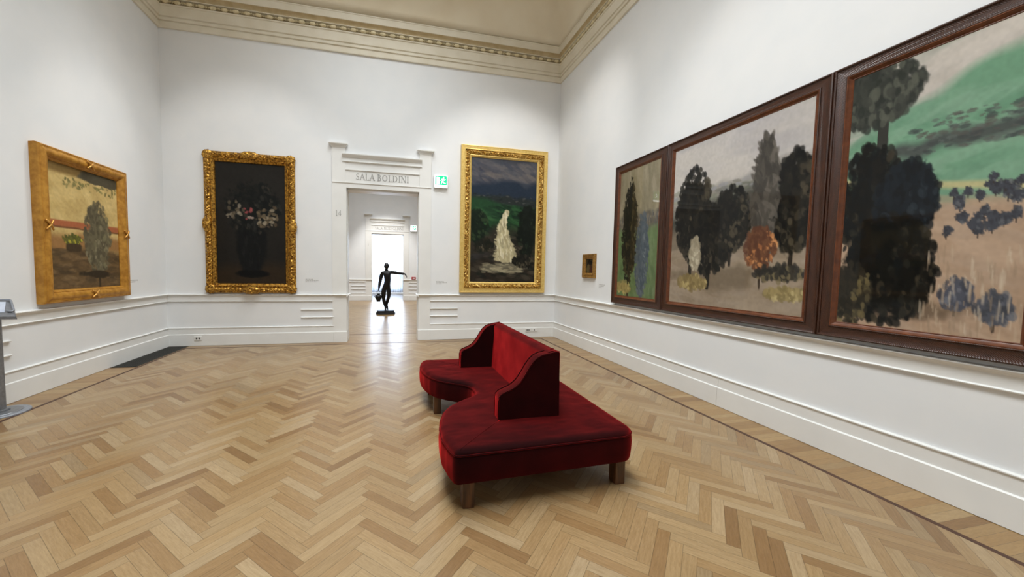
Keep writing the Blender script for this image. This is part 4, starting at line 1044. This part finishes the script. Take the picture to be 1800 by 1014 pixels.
E_ = [(0, 1), (1, 2), (2, 3), (3, 4), (4, 5), (5, 6), (4, 7), (7, 8), (8, 9), (9, 10), (10, 11), (4, 12), (12, 13), (13, 14), (14, 15), (15, 16),
      (0, 17), (17, 18), (18, 19), (19, 20), (20, 21), (21, 22), (22, 23), (23, 24), (0, 25), (25, 26), (26, 27), (27, 28), (28, 29), (29, 30), (30, 31), (31, 32)]
body = skin('body', J, E_, 0, BRONZE, st, 2, [1.8]*5+[1.25]*2+[1.6]*10+[1.24]*16)
# head with face relief: dense ellipsoid pushed into brow, nose, lips, chin and jaw
def head(c, rx, ry, rz, turn, parent):
    m = MB(); K, R = 32, 24; vs = []
    for i in range(R+1):
        th = PI*i/R
        for j in range(K):
            ph = 2*PI*j/K; x, y, z = math.sin(th)*math.cos(ph), math.sin(th)*math.sin(ph), math.cos(th)
            fr = max(0, -y)
            jaw = 1-0.28*max(0, -z)**1.5
            x *= jaw; dy = 0
            g = lambda a, s_: math.exp(-(a/s_)**2)
            dy -= 0.20*g(x, 0.14)*g(z+0.12, 0.16)*fr                     # nose
            dy += 0.10*(g(x-0.36, 0.16)+g(x+0.36, 0.16))*g(z-0.03, 0.10)*fr   # eye sockets
            dy -= 0.05*g(z-0.20, 0.10)*g(x, 0.5)*fr                      # brow
            dy -= 0.07*g(x, 0.22)*g(z+0.48, 0.07)*fr; dy += 0.04*g(x, 0.24)*g(z+0.42, 0.03)*fr   # lips
            dy -= 0.10*g(x, 0.25)*g(z+0.82, 0.14)*fr                     # chin
            X, Y, Z = x*rx, (y+dy)*ry, z*rz
            vs.append((c[0]+X*math.cos(turn)-Y*math.sin(turn), c[1]+X*math.sin(turn)+Y*math.cos(turn), c[2]+Z))
    fs = [(i*K+j, (i+1)*K+j, (i+1)*K+(j+1) % K, i*K+(j+1) % K) for i in range(R) for j in range(K)]
    m.add(vs, fs); o = m.build('head', BRONZE, parent, smooth=True)
    for sg in (-1, 1):
        e = MB(); pts = []
        for i in range(9):
            a = -0.6+i/8*4.0; q = (sg*(rx*0.98), 0.012+0.014*math.cos(a), -0.005+0.022*math.sin(a))
            pts.append((c[0]+q[0]*math.cos(turn)-q[1]*math.sin(turn), c[1]+q[0]*math.sin(turn)+q[1]*math.cos(turn), c[2]+q[2]))
        e.tube(pts, 0.006, 6); e.build('ear', BRONZE, o, smooth=True)
    hm = MB(); vs = []
    for i in range(11):
        th = PI*0.60*i/10
        for j in range(K):
            ph = 2*PI*j/K; x, y, z = math.sin(th)*math.cos(ph), math.sin(th)*math.sin(ph), math.cos(th)
            k_ = 1.10+0.05*math.sin(ph*9+z*6)+0.05*math.sin(z*16)
            if y < -0.35: k_ = min(k_, 1.04) if z > 0.42 else 0.80
            X, Y, Z = x*rx*k_, y*ry*k_+0.006, z*rz*k_
            vs.append((c[0]+X*math.cos(turn)-Y*math.sin(turn), c[1]+X*math.sin(turn)+Y*math.cos(turn), c[2]+Z))
    hm.add(vs, [(i*K+j, (i+1)*K+j, (i+1)*K+(j+1) % K, i*K+(j+1) % K) for i in range(10) for j in range(K)])
    hm.build('hair', BRONZE, o, smooth=True)
    return o
head((0.022, -0.015, 1.640), 0.078, 0.092, 0.112, 0.15, st)
def hand(name, wrist, d, nrm, length, curl, parent):
    """palm and five separate tapered fingers from wrist along d; nrm points to the palm's back"""
    d = Vector(d).normalized(); nn = Vector(nrm); nn = (nn-nn.dot(d)*d).normalized(); sd = d.cross(nn); W = Vector(wrist); s_ = length/0.19
    P_ = lambda a, b, c_: tuple(W+d*a*s_+sd*b*s_+nn*c_*s_)
    V = [(P_(0, 0, 0), 0.022*s_), (P_(0.045, 0.0, 0), (0.034*s_, 0.018*s_)), (P_(0.085, 0.0, 0), (0.038*s_, 0.015*s_))]
    Ed = [(0, 1), (1, 2)]
    for b, ln, r_ in ((-0.030, 0.080, 0.0085), (-0.010, 0.092, 0.009), (0.011, 0.086, 0.009), (0.030, 0.068, 0.0078)):
        i0 = len(V); a, dn = 0.088, 0.0; ang = 0.0
        V.append((P_(a, b*0.95, 0), r_*s_)); Ed.append((2, i0))
        for q, fr in enumerate((0.42, 0.32, 0.26)):
            ang += curl*(0.8+0.2*q); a += ln*fr*math.cos(ang); dn -= ln*fr*math.sin(ang)
            V.append((P_(a, b*(1.1-0.06*q), dn), r_*s_*(0.95-0.12*q))); Ed.append((i0+q, i0+q+1))
    i0 = len(V)
    V += [(P_(0.030, -0.030, -0.006), 0.012*s_), (P_(0.058, -0.052, -0.018), 0.0105*s_), (P_(0.084, -0.058, -0.030), 0.0085*s_)]
    Ed += [(1, i0), (i0, i0+1), (i0+1, i0+2)]
    return skin(name, V, Ed, 0, BRONZE, parent, 2, 1.2)
hand('hand', (0.628, -0.082, 1.408), (0.62, -0.25, -0.72), (0.5, 0.0, 0.8), 0.185, 0.28, st)
hand('hand', (-0.231, -0.052, 0.895), (-0.06, -0.10, -1), (-1, 0.1, 0), 0.175, 0.95, st)
# jug hanging from the lowered hand: shouldered body, collar, two lugs, bail handle
jg = MB(); jc = (-0.245, -0.075, 0.43)
jg.lathe([(0.062, 0.0), (0.066, 0.012), (0.062, 0.03), (0.085, 0.08), (0.112, 0.135), (0.118, 0.165), (0.108, 0.195), (0.078, 0.218), (0.052, 0.235), (0.050, 0.262), (0.060, 0.275), (0.060, 0.282), (0.046, 0.282), (0.040, 0.24)], jc, 28)
jug = jg.build('jug', BRONZE, st, smooth=True)
jg = MB()
for sg in (-1, 1): jg.tube([(jc[0]+sg*0.108, jc[1], jc[2]+0.15), (jc[0]+sg*0.142, jc[1], jc[2]+0.185), (jc[0]+sg*0.132, jc[1], jc[2]+0.225), (jc[0]+sg*0.10, jc[1], jc[2]+0.205)], 0.010, 8)
jg.tube([(jc[0]+0.058*math.cos(a), jc[1], jc[2]+0.275+0.115*math.sin(a)) for a in [PI*i/14 for i in range(15)]], 0.007, 8)
jg.build('jug_handle', BRONZE, jug, smooth=True)
# low rocky base with a stepped foot
m = MB(); K = 36; vs = []
rows = [(1.05, 0.0), (1.08, 0.02), (1.08, 0.045), (1.0, 0.055), (0.97, 0.075), (0.96, 0.115), (0.93, 0.128), (0.5, 0.134), (0.05, 0.136)]
for (k_, z) in rows:
    for j in range(K):
        a = 2*PI*j/K; ca_, sa_ = math.cos(a), math.sin(a); e = 0.42
        x = 0.305*k_*math.copysign(abs(ca_)**e, ca_); y = 0.25*k_*math.copysign(abs(sa_)**e, sa_)
        q = 1+0.03*noise.noise(Vector((x*9, y*9, z*12)))
        vs.append((x*q-0.005, y*q, z+(0.006*noise.noise(Vector((x*12, y*12, 4))) if 0.06 < z else 0)))
m.add(vs, [(i*K+j, i*K+(j+1) % K, (i+1)*K+(j+1) % K, (i+1)*K+j) for i in range(len(rows)-1) for j in range(K)]+[tuple(range(K))[::-1], tuple(range((len(rows)-1)*K, len(rows)*K))])
ob = m.build('base', BRONZE, st); smooth_angle(ob, 40)

# ------------------------------------------------------------------ grey information lectern at the left edge
r = thing('information_lectern', 'grey metal information lectern with slanted panel, cut by the left edge', 'lectern', (-3.985, 4.83, 0))
m = MB(); K = 48
def oval(z, k_): return [(0.01+0.205*k_*math.cos(2*PI*j/K), 0.225*k_*math.sin(2*PI*j/K), z) for j in range(K)]
rows = [oval(0, 1.0), oval(0.012, 1.0), oval(0.018, 0.96), oval(0.020, 0.05)]
m.add([q for row in rows for q in row], [(i*K+j, i*K+(j+1) % K, (i+1)*K+(j+1) % K, (i+1)*K+j) for i in range(3) for j in range(K)]+[tuple(range(K))[::-1], tuple(range(3*K, 4*K))])
smooth_angle(m.build('base_plate', GREYL, r), 30)
m = MB(); rows = [oval(0.0200, 0.74), oval(0.024, 0.72), oval(0.025, 0.05)]
m.add([q for row in rows for q in row], [(i*K+j, i*K+(j+1) % K, (i+1)*K+(j+1) % K, (i+1)*K+j) for i in range(2) for j in range(K)]+[tuple(range(K))[::-1], tuple(range(2*K, 3*K))])
m.build('base_cap', GREYM, r, smooth=False)
m = MB(); m.box(-0.045, 0.040, -0.03, 0.03, 0.02, 1.04); m.build('post', GREYM, r, bevel=0.008)
m = MB(); m.box(-0.05, 0.055, -0.04, 0.05, 0.022, 0.045); m.build('post_foot', GREYM, r, bevel=0.006)
# slanted tray: raised toward the wall corner, front lip toward the viewer
hx0, hx1 = -0.165, 0.315
lo, hi = (-0.17, 1.045), (0.12, 1.178)
def tray(name, u0, u1, v0, v1, dz0, dz1, mat, taper=0.0, bev=0.004):
    """slab on the slanted plane: u across 0..1, v up the slope 0..1, dz offsets along the plane normal"""
    sl = Vector((0, hi[0]-lo[0], hi[1]-lo[1])); nn = Vector((0, -sl.z, sl.y)).normalized()
    def Q(u, v, dz):
        x1 = hx1-taper*v; p_ = Vector((hx0+(x1-hx0)*u, lo[0]+sl.y*v, lo[1]+sl.z*v))+nn*dz; return tuple(p_)
    m = MB(); vs = [Q(u, v, dz) for dz in (dz0, dz1) for (u, v) in ((u0, v0), (u1, v0), (u1, v1), (u0, v1))]
    m.add(vs, [(0, 3, 2, 1), (4, 5, 6, 7), (0, 1, 5, 4), (1, 2, 6, 5), (2, 3, 7, 6), (3, 0, 4, 7)])
    return m.build(name, mat, r, bevel=bev)
tray('tray', 0, 1, 0, 1, -0.035, 0.0, GREYM, 0.26); tray('printed_sheet', 0.05, 0.80, 0.24, 0.92, 0.0, 0.003, PANEL, 0.26, 0)
sl = Vector((0, hi[0]-lo[0], hi[1]-lo[1])); nn = Vector((0, -sl.z, sl.y)).normalized()
m = MB(); pts = []
for (u, v) in ((0.86, 0.34), (0.88, 0.26), (0.97, 0.26), (1.0, 0.32), (1.0, 0.94), (0.97, 1.0), (0.5, 1.0), (0.1, 1.0)):
    x1 = hx1-0.26*v; pts.append(tuple(Vector((hx0+(x1-hx0)*u, lo[0]+sl.y*v, lo[1]+sl.z*v))+nn*0.012))
m.tube(pts, 0.009, 8); m.build('grab_rail', GREYL, r, smooth=True)
